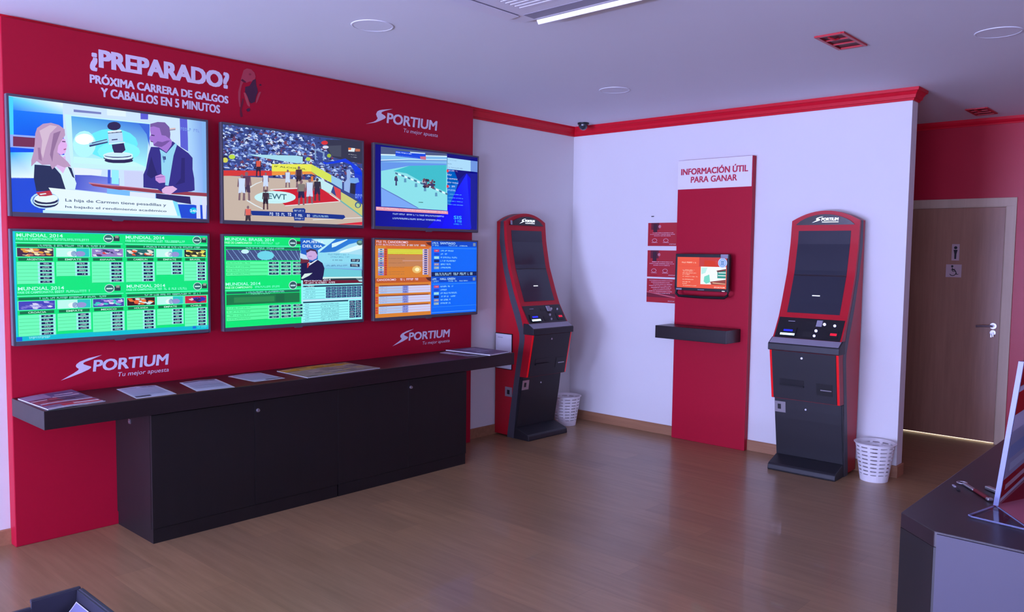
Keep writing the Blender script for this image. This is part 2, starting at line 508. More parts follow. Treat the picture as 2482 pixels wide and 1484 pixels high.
# pictures on the screens: polygons, lettering and illegible text runs in screen coordinates
PICS = {
 1: [
  ['P',0,[205,230,255],[0,0,1,0,1,1,0,1]],
  ['Q',1,[[90,215,255],[238,255,255],[150,215,255],[0,120,252]],[0.0,0.003,0.243,0.002,0.242,0.103,0.0,0.118]],
  ['Q',1,[[0,120,252],[30,120,255],[0,60,235],[0,80,245]],[0.0,0.118,0.242,0.103,0.244,0.466,0.0,0.509]],
  ['P',2,[70,215,255],[0.0,0.003,0.02,0.007,0.018,0.33,0.0,0.336]],
  ['P',2,[150,175,255],[0.0,0.33,0.115,0.322,0.113,0.437,0.0,0.44]],
  ['P',3,[115,45,85],[0.015,0.344,0.115,0.339,0.114,0.421,0.014,0.43]],
  ['Q',2,[[40,180,255],[150,235,255],[238,255,255],[225,250,255]],[0.0,0.485,0.108,0.466,0.104,0.697,0.0,0.711]],
  ['P',2,[30,75,220],[0.0,0.704,0.208,0.683,0.206,0.824,0.15,1.0,0.0,1.0]],
  ['P',1,[120,130,195],[0.293,0.045,0.427,0.039,0.427,0.058,0.293,0.068]],
  ['P',1,[90,90,215],[0.63,0.0,0.671,0.0,0.67,0.051,0.63,0.057]],
  ['P',1,[225,245,255],[0.456,0.0,0.553,0.0,0.553,0.051,0.456,0.06]],
  ['P',1,[90,95,215],[0.847,0.0,0.89,0.0,0.894,0.322,0.849,0.283]],
  ['Q',1,[[170,215,252],[110,150,230],[130,170,245],[185,220,255]],[0.893,0.0,1.0,0.0,1.0,0.729,0.891,0.726]],
  ['P',2,[130,180,240],[0.974,0.0,1.0,0.0,1.0,0.729,0.978,0.728]],
  ['P',2,[200,245,250],[0.249,0.098,0.681,0.082,0.657,0.548,0.276,0.577]],
  ['Q',3,[[80,165,240],[50,110,225],[170,252,255],[190,250,250]],[0.281,0.108,0.679,0.094,0.655,0.515,0.287,0.533]],
  ['P',3.5,[105,238,255],[0.613,0.296,0.602,0.353,0.571,0.404,0.526,0.443,0.475,0.462,0.424,0.461,0.383,0.437,0.356,0.397,0.346,0.346,0.357,0.291,0.385,0.24,0.427,0.202,0.478,0.18,0.529,0.18,0.573,0.202,0.602,0.243]],
  ['P',3.7,[130,248,255],[0.624,0.37,0.616,0.406,0.59,0.44,0.554,0.466,0.511,0.479,0.469,0.479,0.435,0.466,0.412,0.44,0.404,0.408,0.413,0.373,0.436,0.341,0.471,0.315,0.513,0.3,0.556,0.298,0.592,0.312,0.616,0.336]],
  ['P',4,[180,250,255],[0.398,0.341,0.392,0.389,0.379,0.432,0.36,0.461,0.339,0.474,0.317,0.467,0.3,0.445,0.289,0.408,0.285,0.361,0.29,0.315,0.302,0.272,0.32,0.243,0.342,0.229,0.363,0.233,0.381,0.257,0.394,0.295]],
  ['P',5,[255,255,255],[0.387,0.298,0.383,0.317,0.373,0.336,0.357,0.349,0.34,0.356,0.323,0.356,0.309,0.348,0.299,0.334,0.296,0.315,0.299,0.295,0.31,0.277,0.324,0.264,0.341,0.255,0.359,0.255,0.374,0.264,0.383,0.279]],
  ['P',4,[60,105,222],[0.619,0.099,0.679,0.094,0.675,0.315,0.661,0.195]],
  ['P',4,[200,250,250],[0.288,0.474,0.594,0.474,0.655,0.515,0.655,0.515,0.287,0.533]],
  ['P',5,[45,35,85],[0.525,0.146,0.522,0.163,0.515,0.176,0.503,0.188,0.49,0.193,0.477,0.193,0.465,0.187,0.459,0.176,0.456,0.161,0.459,0.146,0.466,0.13,0.478,0.12,0.491,0.113,0.504,0.113,0.516,0.12,0.523,0.132]],
  ['P',6,[225,240,255],[0.457,0.207,0.526,0.18,0.529,0.2,0.459,0.229]],
  ['P',6,[190,220,250],[0.459,0.229,0.532,0.202,0.536,0.289,0.462,0.317]],
  ['P',7,[60,60,120],[0.477,0.281,0.507,0.269,0.507,0.279,0.477,0.291]],
  ['P',6,[50,45,95],[0.458,0.223,0.53,0.195,0.531,0.204,0.459,0.231]],
  ['P',6,[225,240,255],[0.461,0.32,0.544,0.291,0.545,0.301,0.462,0.33]],
  ['P',6,[50,40,95],[0.477,0.33,0.539,0.303,0.547,0.368,0.528,0.399,0.488,0.404,0.48,0.365]],
  ['P',5,[215,245,255],[0.586,0.411,0.58,0.425,0.562,0.438,0.537,0.45,0.507,0.457,0.478,0.461,0.453,0.457,0.437,0.449,0.431,0.437,0.438,0.425,0.454,0.411,0.479,0.399,0.508,0.392,0.538,0.389,0.563,0.392,0.581,0.399]],
  ['P',6,[40,35,85],[0.588,0.437,0.582,0.449,0.564,0.462,0.539,0.473,0.509,0.479,0.48,0.483,0.455,0.479,0.439,0.473,0.433,0.462,0.439,0.45,0.456,0.438,0.48,0.426,0.51,0.42,0.54,0.416,0.565,0.42,0.582,0.426]],
  ['P',7,[215,240,255],[0.586,0.43,0.581,0.44,0.563,0.452,0.539,0.461,0.509,0.467,0.48,0.471,0.456,0.469,0.44,0.464,0.435,0.454,0.44,0.443,0.457,0.433,0.48,0.423,0.51,0.416,0.539,0.414,0.564,0.414,0.581,0.421]],
  ['P',8,[60,60,120],[0.578,0.418,0.572,0.426,0.557,0.435,0.534,0.442,0.507,0.449,0.481,0.452,0.459,0.45,0.444,0.447,0.439,0.44,0.444,0.432,0.459,0.423,0.481,0.416,0.508,0.409,0.535,0.406,0.558,0.408,0.573,0.411]],
  ['P',9,[205,240,255],[0.575,0.411,0.569,0.42,0.555,0.426,0.532,0.435,0.505,0.44,0.48,0.443,0.458,0.443,0.443,0.44,0.438,0.435,0.443,0.428,0.458,0.42,0.48,0.413,0.506,0.408,0.532,0.404,0.555,0.404,0.57,0.406]],
  ['P',5,[40,35,85],[0.586,0.461,0.581,0.473,0.564,0.483,0.54,0.493,0.511,0.498,0.482,0.502,0.459,0.5,0.443,0.493,0.438,0.485,0.443,0.474,0.459,0.464,0.483,0.454,0.512,0.447,0.541,0.445,0.564,0.447,0.581,0.452]],
  ['P',6,[150,210,240],[0.364,0.337,0.454,0.279,0.458,0.312,0.366,0.366]],
  ['P',7,[50,60,120],[0.364,0.356,0.456,0.305,0.458,0.315,0.366,0.372]],
  ['P',7,[50,60,120],[0.376,0.332,0.454,0.281,0.453,0.288,0.378,0.339]],
  ['Q',1,[[70,85,205],[120,130,235],[150,165,245],[80,95,215]],[0.292,0.627,0.512,0.642,0.51,0.795,0.291,0.774]],
  ['P',2,[230,242,255],[0.284,0.57,0.425,0.577,0.419,0.628,0.292,0.64]],
  ['P',2,[150,240,255],[0.474,0.565,0.51,0.565,0.509,0.699,0.472,0.699]],
  ['P',2,[60,90,220],[0.454,0.57,0.468,0.568,0.466,0.699,0.452,0.699]],
  ['P',2,[205,212,250],[0.537,0.565,0.638,0.56,0.636,0.717,0.538,0.717]],
  ['P',2,[120,190,255],[0.448,0.745,0.706,0.765,0.706,0.813,0.447,0.805]],
  ['P',3,[225,235,255],[0.566,0.762,0.703,0.767,0.702,0.813,0.565,0.808]],
  ['P',6,[150,60,78],[0.357,0.705,0.511,0.723,0.448,0.714,0.707,0.728,1.0,0.729,1.0,0.765,0.706,0.762,0.448,0.743,0.511,0.752,0.378,0.731]],
  ['P',7,[200,130,160],[0.357,0.7,0.511,0.717,0.448,0.709,0.707,0.724,0.706,0.731,0.448,0.716,0.511,0.726,0.36,0.711]],
  ['P',3,[30,75,215],[0.826,0.86,1.0,0.854,0.999,1.0,0.843,0.998]],
  ['P',4,[215,225,255],[0.909,0.776,0.957,0.776,0.961,0.995,0.937,0.995,0.937,0.861,0.908,0.853]],
  ['P',4,[215,225,255],[0.97,0.774,1.0,0.774,0.994,0.997,0.975,0.997]],
  ['P',5,[0,190,240],[0.939,0.916,0.938,0.928,0.933,0.938,0.926,0.947,0.917,0.949,0.909,0.947,0.903,0.942,0.898,0.932,0.896,0.92,0.898,0.906,0.903,0.896,0.909,0.889,0.918,0.885,0.927,0.887,0.933,0.892,0.938,0.902]],
  ['T',6,[230,250,255],[0.899,0.906,0.939,0.932],'24h'],
  ['P',5,[45,38,105],[0.706,0.765,0.9,0.777,0.906,0.853,0.808,0.836,0.706,0.813]],
  ['P',8,[52,46,138],[0.728,0.308,0.683,0.313,0.669,0.392,0.653,0.533,0.639,0.589,0.638,0.714,0.716,0.721,0.742,0.75,0.777,0.759,0.906,0.723,0.928,0.709,0.926,0.589,0.917,0.495,0.918,0.382,0.894,0.337,0.831,0.269,0.805,0.236]],
  ['P',9,[40,35,110],[0.684,0.406,0.701,0.51,0.717,0.579,0.682,0.622,0.657,0.587]],
  ['P',9,[42,36,115],[0.853,0.392,0.873,0.389,0.871,0.637,0.814,0.671,0.847,0.599]],
  ['P',9,[150,215,245],[0.73,0.327,0.745,0.339,0.768,0.361,0.822,0.245,0.828,0.271,0.808,0.377,0.777,0.68,0.758,0.678,0.759,0.596,0.739,0.568,0.737,0.38]],
  ['P',10,[110,170,225],[0.745,0.38,0.761,0.408,0.757,0.455,0.75,0.457]],
  ['P',10,[45,45,120],[0.745,0.396,0.763,0.392,0.765,0.423,0.75,0.43]],
  ['P',9,[165,120,215],[0.681,0.118,0.7,0.106,0.732,0.118,0.747,0.182,0.763,0.19,0.786,0.2,0.801,0.236,0.797,0.276,0.768,0.353,0.748,0.332,0.724,0.307,0.698,0.3,0.694,0.265,0.679,0.252,0.675,0.226,0.684,0.193,0.68,0.152]],
  ['P',10,[120,85,165],[0.72,0.252,0.746,0.255,0.773,0.235,0.791,0.231,0.764,0.276,0.742,0.303,0.703,0.301,0.698,0.288]],
  ['P',10,[120,92,165],[0.681,0.091,0.722,0.063,0.762,0.058,0.787,0.099,0.792,0.168,0.789,0.216,0.765,0.19,0.743,0.187,0.732,0.12,0.7,0.11,0.681,0.122]],
  ['P',11,[70,50,110],[0.686,0.193,0.704,0.195,0.704,0.204,0.686,0.204]],
  ['P',11,[100,60,120],[0.681,0.255,0.696,0.259,0.694,0.267,0.682,0.264]],
  ['P',10,[205,150,225],[0.704,0.596,0.735,0.572,0.759,0.587,0.76,0.651,0.725,0.661,0.705,0.635]],
  ['P',11,[120,80,170],[0.708,0.603,0.752,0.591,0.752,0.596,0.708,0.61]],
  ['P',12,[225,180,230],[0.738,0.723,0.76,0.69,0.801,0.68,0.827,0.707,0.805,0.74,0.782,0.772,0.742,0.755]],
  ['P',8,[35,45,88],[0.106,0.575,0.14,0.574,0.193,0.577,0.225,0.646,0.246,0.779,0.17,0.8,0.111,0.81,0.101,0.693]],
  ['P',8,[35,45,88],[0.258,0.567,0.276,0.582,0.29,0.673,0.279,0.658]],
  ['P',7,[215,245,250],[0.209,0.575,0.268,0.567,0.298,0.716,0.291,0.771,0.244,0.776,0.225,0.646]],
  ['P',8,[225,185,240],[0.194,0.529,0.248,0.476,0.253,0.568,0.235,0.635,0.225,0.613,0.205,0.58]],
  ['P',9,[228,178,242],[0.229,0.324,0.248,0.32,0.258,0.377,0.249,0.449,0.227,0.469,0.21,0.447,0.211,0.392]],
  ['P',10,[90,60,110],[0.235,0.342,0.25,0.342,0.25,0.351,0.235,0.351]],
  ['P',10,[170,90,140],[0.241,0.414,0.253,0.406,0.253,0.416,0.242,0.425]],
  ['P',10,[190,155,195],[0.109,0.396,0.113,0.3,0.122,0.25,0.149,0.207,0.186,0.19,0.222,0.202,0.248,0.235,0.25,0.288,0.233,0.336,0.216,0.39,0.211,0.447,0.227,0.476,0.259,0.527,0.274,0.565,0.242,0.58,0.21,0.56,0.186,0.606,0.176,0.565,0.14,0.572,0.116,0.543,0.091,0.594,0.092,0.538,0.102,0.474]],
  ['P',11,[215,190,215],[0.132,0.272,0.181,0.211,0.214,0.216,0.18,0.286,0.158,0.416,0.145,0.514,0.137,0.467,0.143,0.356]],
  ['P',11,[150,115,160],[0.196,0.283,0.23,0.252,0.212,0.344,0.194,0.442,0.187,0.539,0.177,0.476]],
  ['P',11,[160,120,165],[0.122,0.423,0.133,0.421,0.14,0.538,0.125,0.526]],
  ['P',13,[232,250,255],[0.166,0.771,0.799,0.824,0.844,0.998,0.138,1.0,0.189,0.841]],
  ['P',14,[130,225,255],[0.798,0.825,0.825,0.839,0.847,0.998,0.829,0.998]],
  ['P',14,[190,240,255],[0.138,0.974,0.839,0.976,0.843,0.998,0.138,1.0]],
  ['P',14,[180,225,255],[0.214,0.88,0.209,0.909,0.194,0.937,0.173,0.954,0.147,0.962,0.122,0.959,0.101,0.943,0.088,0.921,0.083,0.894,0.088,0.865,0.102,0.839,0.124,0.82,0.149,0.812,0.173,0.815,0.195,0.829,0.21,0.853]],
  ['P',15,[70,110,200],[0.213,0.88,0.208,0.908,0.194,0.93,0.174,0.947,0.151,0.954,0.128,0.95,0.109,0.938,0.096,0.918,0.092,0.892,0.097,0.866,0.111,0.844,0.13,0.827,0.153,0.82,0.175,0.822,0.195,0.836,0.208,0.856]],
  ['P',16,[200,235,255],[0.21,0.884,0.205,0.909,0.193,0.93,0.173,0.945,0.152,0.952,0.131,0.949,0.112,0.937,0.1,0.918,0.096,0.896,0.101,0.872,0.113,0.849,0.132,0.834,0.153,0.827,0.175,0.83,0.194,0.841,0.206,0.861]],
  ['P',17,[35,40,85],[0.21,0.906,0.205,0.921,0.193,0.937,0.174,0.947,0.153,0.952,0.133,0.95,0.114,0.943,0.103,0.932,0.099,0.916,0.104,0.899,0.115,0.885,0.133,0.873,0.154,0.868,0.175,0.87,0.194,0.877,0.206,0.889]],
  ['P',18,[220,245,255],[0.209,0.896,0.205,0.909,0.193,0.921,0.174,0.93,0.153,0.935,0.133,0.933,0.115,0.928,0.104,0.918,0.1,0.906,0.105,0.892,0.116,0.88,0.133,0.872,0.154,0.866,0.175,0.868,0.194,0.873,0.205,0.884]],
  ['P',19,[35,40,85],[0.209,0.884,0.205,0.897,0.193,0.909,0.174,0.918,0.153,0.921,0.133,0.921,0.115,0.916,0.104,0.906,0.1,0.896,0.105,0.882,0.116,0.872,0.133,0.863,0.154,0.858,0.175,0.858,0.194,0.863,0.205,0.872]],
  ['P',20,[232,250,255],[0.209,0.861,0.204,0.877,0.193,0.89,0.174,0.901,0.154,0.906,0.133,0.904,0.116,0.897,0.105,0.887,0.101,0.873,0.106,0.858,0.117,0.844,0.134,0.834,0.155,0.829,0.175,0.83,0.194,0.836,0.205,0.848]],
  ['P',21,[185,50,70],[0.108,0.82,0.173,0.796,0.184,0.836,0.153,0.849,0.124,0.853]],
  ['P',22,[232,250,255],[0.124,0.832,0.153,0.822,0.156,0.83,0.129,0.841]],
  ['T',15,[70,90,130],[0.243,0.861,0.762,0.896],'La hija de Carmen tiene pesadillas y'],
  ['T',15,[70,90,130],[0.242,0.923,0.763,0.952],'ha bajado el rendimiento académico'],
  ['P',3,[235,150,110],[0.787,0.113,0.822,0.101,0.821,0.108,0.787,0.118]],
  ['P',3,[120,60,90],[0.787,0.125,0.821,0.113,0.821,0.12,0.787,0.132]],
  ['G',3,[120,150,230],[0.851,0.086,0.967,0.116]],
 ],
 2: [
  ['P',0,[55,72,140],[0,0,1,0,1,1,0,1]],
  ['X',1,'crowd'],
  ['P',3,[50,52,75],[0.711,0.022,0.841,0.0,1.0,0.0,1.0,0.255,0.852,0.24,0.764,0.214,0.722,0.149]],
  ['P',4,[70,75,95],[0.722,0.092,0.83,0.065,0.83,0.202,0.754,0.2]],
  ['P',6,[200,182,168],[0.0,0.534,0.636,0.502,1.0,0.902,1.0,1.0,0.003,1.0]],
  ['P',7,[215,55,52],[0.0,0.481,0.319,0.438,0.319,0.493,0.0,0.538]],
  ['P',5,[168,222,240],[0.154,0.288,0.494,0.243,0.538,0.247,0.537,0.318,0.494,0.33,0.251,0.305]],
  ['P',7,[235,236,85],[0.319,0.365,0.601,0.322,0.6,0.406,0.318,0.445]],
  ['P',7,[240,150,60],[0.318,0.445,0.6,0.406,0.637,0.45,0.6,0.435,0.318,0.49]],
  ['P',7,[215,230,88],[0.601,0.322,0.752,0.425,0.752,0.515,0.648,0.45,0.6,0.406]],
  ['P',7,[150,200,238],[0.752,0.425,0.837,0.479,0.837,0.582,0.752,0.515]],
  ['P',8,[195,235,242],[0.639,0.461,0.767,0.548,0.745,0.642,0.657,0.582]],
  ['P',8,[222,70,76],[0.769,0.551,0.825,0.587,0.825,0.704,0.791,0.675]],
  ['P',8,[205,205,122],[0.827,0.613,1.0,0.747,1.0,0.884,0.827,0.712]],
  ['P',9,[60,100,150],[0.991,0.753,0.989,0.767,0.983,0.781,0.974,0.789,0.965,0.793,0.954,0.791,0.946,0.784,0.941,0.772,0.939,0.757,0.941,0.743,0.946,0.731,0.954,0.721,0.965,0.717,0.974,0.719,0.983,0.728,0.989,0.738]],
  ['P',10,[180,210,140],[0.981,0.759,0.979,0.767,0.976,0.776,0.971,0.783,0.965,0.784,0.958,0.783,0.953,0.777,0.95,0.771,0.949,0.76,0.95,0.752,0.953,0.743,0.958,0.736,0.965,0.735,0.971,0.736,0.976,0.741,0.979,0.748]],
  ['P',9,[110,180,180],[0.827,0.712,1.0,0.884,1.0,0.904,0.818,0.723]],
  ['T',9,[60,80,40],[0.336,0.377,0.562,0.394],"0' ALCOHOL"],
  ['P',7,[205,30,46],[0.305,0.644,0.498,0.61,0.663,0.582,0.82,0.724,0.409,0.81,0.387,0.783,0.48,0.717]],
  ['P',8,[235,240,245],[0.305,0.642,0.499,0.606,0.498,0.615,0.31,0.651]],
  ['P',8,[235,240,245],[0.409,0.81,0.82,0.724,0.821,0.731,0.409,0.818]],
  ['P',8,[235,240,245],[0.743,0.646,0.82,0.717,0.816,0.724,0.737,0.651]],
  ['P',8,[200,245,250],[0.485,0.712,0.481,0.731,0.465,0.75,0.442,0.765,0.411,0.781,0.376,0.791,0.339,0.796,0.302,0.798,0.269,0.793,0.239,0.786,0.217,0.774,0.204,0.759,0.199,0.741,0.204,0.724,0.218,0.707,0.24,0.69,0.269,0.676,0.303,0.666,0.34,0.659,0.377,0.658,0.412,0.661,0.443,0.668,0.465,0.68,0.481,0.695]],
  ['T',9,[60,110,130],[0.292,0.687,0.42,0.748],'EWT'],
  ['G',9,[90,130,150],[0.299,0.774,0.412,0.776]],
  ['P',8,[225,235,240],[0.158,0.646,0.21,0.589,0.261,0.555,0.261,0.562,0.215,0.596,0.164,0.651]],
  ['P',8,[225,235,240],[0.152,0.774,0.209,0.824,0.267,0.865,0.262,0.872,0.201,0.832,0.147,0.783]],
  ['P',8,[235,240,245],[0.61,0.954,1.0,0.902,1.0,0.909,0.61,0.961]],
  ['P',8,[220,40,60],[0.791,1.0,1.0,0.957,1.0,0.995,0.791,1.0]],
  ['P',5,[15,60,232],[0.685,0.276,0.722,0.286,0.863,0.214,0.931,0.269,0.991,0.325,1.0,0.408,0.942,0.375,0.908,0.284,0.852,0.257,0.764,0.291,0.7,0.308]],
  ['P',5,[150,180,235],[0.872,0.344,0.902,0.339,0.905,0.471,0.896,0.62,0.852,0.592,0.852,0.502,0.875,0.459]],
  ['P',5,[30,60,210],[0.936,0.366,1.0,0.356,1.0,0.735,0.942,0.666]],
  ['G',6,[120,150,240],[0.942,0.608,1.0,0.692]],
  ['P',6,[120,170,235],[0.896,0.438,0.965,0.43,0.976,0.478,0.942,0.5,0.902,0.497]],
  ['P',5,[40,40,60],[0.902,0.503,0.953,0.498,0.942,0.632,0.902,0.62]],
  ['P',6,[215,50,55],[0.726,0.057,0.725,0.065,0.719,0.074,0.71,0.08,0.701,0.084,0.691,0.084,0.683,0.08,0.677,0.074,0.675,0.065,0.677,0.057,0.683,0.048,0.691,0.041,0.701,0.036,0.71,0.036,0.719,0.039,0.725,0.046]],
  ['P',6,[215,220,240],[0.732,0.104,0.731,0.113,0.726,0.118,0.718,0.123,0.708,0.127,0.7,0.127,0.691,0.125,0.687,0.12,0.685,0.115,0.687,0.106,0.691,0.101,0.7,0.094,0.708,0.092,0.718,0.091,0.726,0.094,0.731,0.099]],
  ['P',6,[225,235,240],[0.887,0.082,0.942,0.08,0.936,0.123,0.887,0.128]],
  ['P',7,[235,120,60],[0.887,0.082,0.911,0.082,0.908,0.106,0.887,0.11]],
  ['P',6,[190,110,80],[0.943,0.084,0.982,0.082,0.982,0.111,0.943,0.118]],
  ['G',6,[225,230,240],[0.888,0.156,0.956,0.163]],
  ['G',6,[180,190,210],[0.908,0.183,0.956,0.192]],
  ['P',6,[130,160,200],[0.625,0.142,0.701,0.168,0.698,0.265,0.688,0.267,0.688,0.183,0.637,0.156,0.637,0.259,0.627,0.26]],
  ['P',6,[180,215,60],[0.595,0.265,0.594,0.274,0.591,0.283,0.585,0.288,0.577,0.291,0.571,0.291,0.565,0.286,0.561,0.279,0.56,0.272,0.561,0.264,0.565,0.255,0.571,0.25,0.578,0.247,0.585,0.247,0.591,0.252,0.594,0.257]],
  ['P',6,[160,190,60],[0.751,0.2,0.75,0.209,0.746,0.217,0.742,0.223,0.735,0.226,0.729,0.224,0.724,0.221,0.72,0.214,0.719,0.205,0.721,0.197,0.724,0.188,0.729,0.183,0.735,0.18,0.742,0.182,0.746,0.185,0.75,0.192]],
  ['P',6,[190,225,70],[0.078,0.327,0.076,0.337,0.072,0.346,0.065,0.351,0.057,0.354,0.049,0.354,0.043,0.349,0.038,0.342,0.037,0.334,0.038,0.324,0.043,0.315,0.049,0.31,0.058,0.307,0.066,0.307,0.072,0.312,0.076,0.318]],
  ['P',6,[215,215,90],[0.032,0.368,0.03,0.38,0.027,0.389,0.021,0.396,0.013,0.399,0.007,0.397,0.001,0.392,0.0,0.385,0.0,0.375,0.0,0.365,0.001,0.354,0.008,0.348,0.014,0.344,0.021,0.346,0.027,0.351,0.03,0.358]],
  ['P',13,[20,50,142],[0.168,0.889,0.492,0.88,0.852,0.885,0.862,0.913,0.84,0.937,0.491,0.933,0.184,0.937]],
  ['P',14,[28,60,150],[0.462,0.848,0.478,0.837,0.545,0.83,0.556,0.844,0.548,0.971,0.474,0.976]],
  ['G',15,[215,235,250],[0.475,0.854,0.543,0.872]],
  ['G',15,[230,235,250],[0.48,0.901,0.54,0.928]],
  ['G',15,[200,215,240],[0.48,0.943,0.54,0.959]],
  ['G',15,[210,225,250],[0.301,0.897,0.417,0.93]],
  ['G',15,[230,235,250],[0.427,0.892,0.461,0.926]],
  ['G',15,[230,235,250],[0.566,0.899,0.589,0.928]],
  ['G',15,[170,215,250],[0.61,0.902,0.728,0.923]],
  ['P',11,[128,100,112],[0.127,0.661,0.14,0.652,0.137,0.783,0.122,0.784]],
  ['P',11,[128,100,112],[0.157,0.651,0.169,0.656,0.172,0.779,0.158,0.781]],
  ['P',12,[70,50,80],[0.127,0.615,0.17,0.61,0.173,0.695,0.15,0.692,0.148,0.658,0.145,0.692,0.123,0.702]],
  ['P',11,[128,100,112],[0.122,0.529,0.13,0.527,0.124,0.63,0.116,0.625]],
  ['P',11,[128,100,112],[0.168,0.522,0.176,0.522,0.181,0.616,0.172,0.625]],
  ['P',12,[90,60,90],[0.125,0.526,0.173,0.519,0.168,0.616,0.128,0.62]],
  ['P',13,[128,100,112],[0.16,0.497,0.158,0.51,0.152,0.519,0.145,0.521,0.14,0.512,0.138,0.5,0.14,0.485,0.145,0.476,0.153,0.474,0.159,0.483]],
  ['P',14,[128,100,112],[0.099,0.673,0.11,0.666,0.107,0.783,0.094,0.784]],
  ['P',14,[128,100,112],[0.125,0.664,0.137,0.668,0.139,0.779,0.126,0.781]],
  ['P',15,[205,222,255],[0.099,0.632,0.137,0.627,0.14,0.704,0.12,0.7,0.118,0.67,0.115,0.7,0.095,0.709]],
  ['P',14,[128,100,112],[0.094,0.555,0.102,0.553,0.097,0.646,0.088,0.64]],
  ['P',14,[128,100,112],[0.135,0.55,0.142,0.548,0.147,0.634,0.139,0.64]],
  ['P',15,[205,222,255],[0.097,0.551,0.14,0.546,0.136,0.632,0.1,0.637]],
  ['P',16,[128,100,112],[0.128,0.526,0.126,0.538,0.122,0.546,0.115,0.546,0.11,0.539,0.108,0.527,0.11,0.515,0.116,0.507,0.122,0.507,0.126,0.514]],
  ['P',11,[128,100,112],[0.261,0.592,0.27,0.586,0.268,0.676,0.257,0.676]],
  ['P',11,[128,100,112],[0.281,0.586,0.291,0.587,0.292,0.673,0.283,0.675]],
  ['P',12,[205,222,255],[0.261,0.56,0.291,0.557,0.293,0.615,0.277,0.613,0.275,0.589,0.274,0.613,0.258,0.62]],
  ['P',11,[128,100,112],[0.257,0.502,0.263,0.5,0.259,0.57,0.253,0.567]],
  ['P',11,[128,100,112],[0.29,0.497,0.295,0.497,0.299,0.562,0.292,0.567]],
  ['P',12,[205,222,255],[0.259,0.498,0.292,0.495,0.29,0.56,0.262,0.563]],
  ['P',13,[128,100,112],[0.284,0.478,0.283,0.488,0.278,0.495,0.274,0.495,0.27,0.49,0.269,0.481,0.27,0.471,0.274,0.464,0.279,0.464,0.283,0.469]],
  ['P',11,[128,100,112],[0.414,0.531,0.424,0.526,0.421,0.61,0.411,0.611]],
  ['P',11,[128,100,112],[0.434,0.524,0.443,0.527,0.445,0.608,0.436,0.608]],
  ['P',12,[205,222,255],[0.414,0.5,0.443,0.497,0.445,0.553,0.43,0.551,0.428,0.529,0.427,0.551,0.412,0.557]],
  ['P',11,[128,100,112],[0.41,0.445,0.416,0.445,0.413,0.51,0.406,0.509]],
  ['P',11,[128,100,112],[0.442,0.44,0.447,0.44,0.451,0.502,0.444,0.507]],
  ['P',12,[205,222,255],[0.413,0.443,0.445,0.438,0.443,0.502,0.415,0.505]],
  ['P',13,[128,100,112],[0.437,0.423,0.435,0.433,0.431,0.438,0.426,0.438,0.423,0.435,0.422,0.426,0.423,0.416,0.426,0.411,0.431,0.409,0.435,0.414]],
  ['P',11,[60,40,60],[0.214,0.437,0.222,0.432,0.22,0.517,0.21,0.519]],
  ['P',11,[60,40,60],[0.234,0.43,0.242,0.433,0.244,0.514,0.235,0.515]],
  ['P',12,[40,35,60],[0.214,0.408,0.242,0.402,0.244,0.459,0.23,0.457,0.228,0.435,0.226,0.457,0.212,0.464]],
  ['P',11,[60,40,60],[0.211,0.351,0.216,0.349,0.213,0.418,0.206,0.414]],
  ['P',11,[60,40,60],[0.241,0.346,0.247,0.344,0.25,0.408,0.244,0.413]],
  ['P',12,[220,90,70],[0.213,0.348,0.244,0.342,0.241,0.406,0.215,0.411]],
  ['P',13,[60,40,60],[0.236,0.329,0.235,0.337,0.231,0.344,0.226,0.344,0.222,0.339,0.221,0.33,0.222,0.322,0.226,0.315,0.231,0.315,0.235,0.32]],
  ['P',11,[90,60,70],[0.259,0.781,0.269,0.776,0.267,0.87,0.255,0.87]],
  ['P',11,[90,60,70],[0.281,0.776,0.291,0.779,0.292,0.866,0.282,0.868]],
  ['P',12,[45,30,45],[0.259,0.748,0.291,0.745,0.292,0.807,0.276,0.805,0.274,0.779,0.273,0.805,0.256,0.81]],
  ['P',11,[90,60,70],[0.255,0.687,0.261,0.687,0.257,0.76,0.251,0.755]],
  ['P',11,[90,60,70],[0.289,0.683,0.295,0.683,0.299,0.752,0.292,0.757]],
  ['P',12,[60,45,60],[0.258,0.685,0.292,0.682,0.29,0.75,0.26,0.753]],
  ['P',13,[90,60,70],[0.284,0.664,0.282,0.675,0.278,0.68,0.273,0.682,0.269,0.676,0.267,0.666,0.269,0.656,0.273,0.649,0.278,0.649,0.282,0.654]],
  ['P',11,[128,100,112],[0.491,0.505,0.501,0.5,0.5,0.601,0.487,0.603]],
  ['P',11,[128,100,112],[0.516,0.498,0.526,0.502,0.529,0.598,0.517,0.599]],
  ['P',12,[50,35,50],[0.491,0.469,0.526,0.464,0.529,0.533,0.51,0.529,0.508,0.503,0.506,0.531,0.488,0.538]],
  ['P',11,[128,100,112],[0.486,0.402,0.493,0.402,0.489,0.481,0.481,0.478]],
  ['P',11,[128,100,112],[0.524,0.397,0.532,0.396,0.536,0.471,0.528,0.476]],
  ['P',12,[70,45,60],[0.489,0.399,0.528,0.394,0.525,0.469,0.492,0.474]],
  ['P',13,[128,100,112],[0.519,0.377,0.517,0.387,0.512,0.394,0.506,0.396,0.501,0.389,0.5,0.378,0.501,0.368,0.506,0.361,0.512,0.36,0.517,0.366]],
  ['P',13,[128,100,112],[0.505,0.683,0.518,0.676,0.515,0.796,0.5,0.798]],
  ['P',13,[128,100,112],[0.534,0.675,0.546,0.68,0.549,0.793,0.536,0.795]],
  ['P',14,[40,35,80],[0.505,0.642,0.546,0.637,0.55,0.716,0.528,0.712,0.525,0.682,0.523,0.712,0.501,0.721]],
  ['P',13,[128,100,112],[0.5,0.563,0.508,0.562,0.503,0.656,0.494,0.651]],
  ['P',13,[128,100,112],[0.544,0.558,0.553,0.557,0.557,0.644,0.549,0.651]],
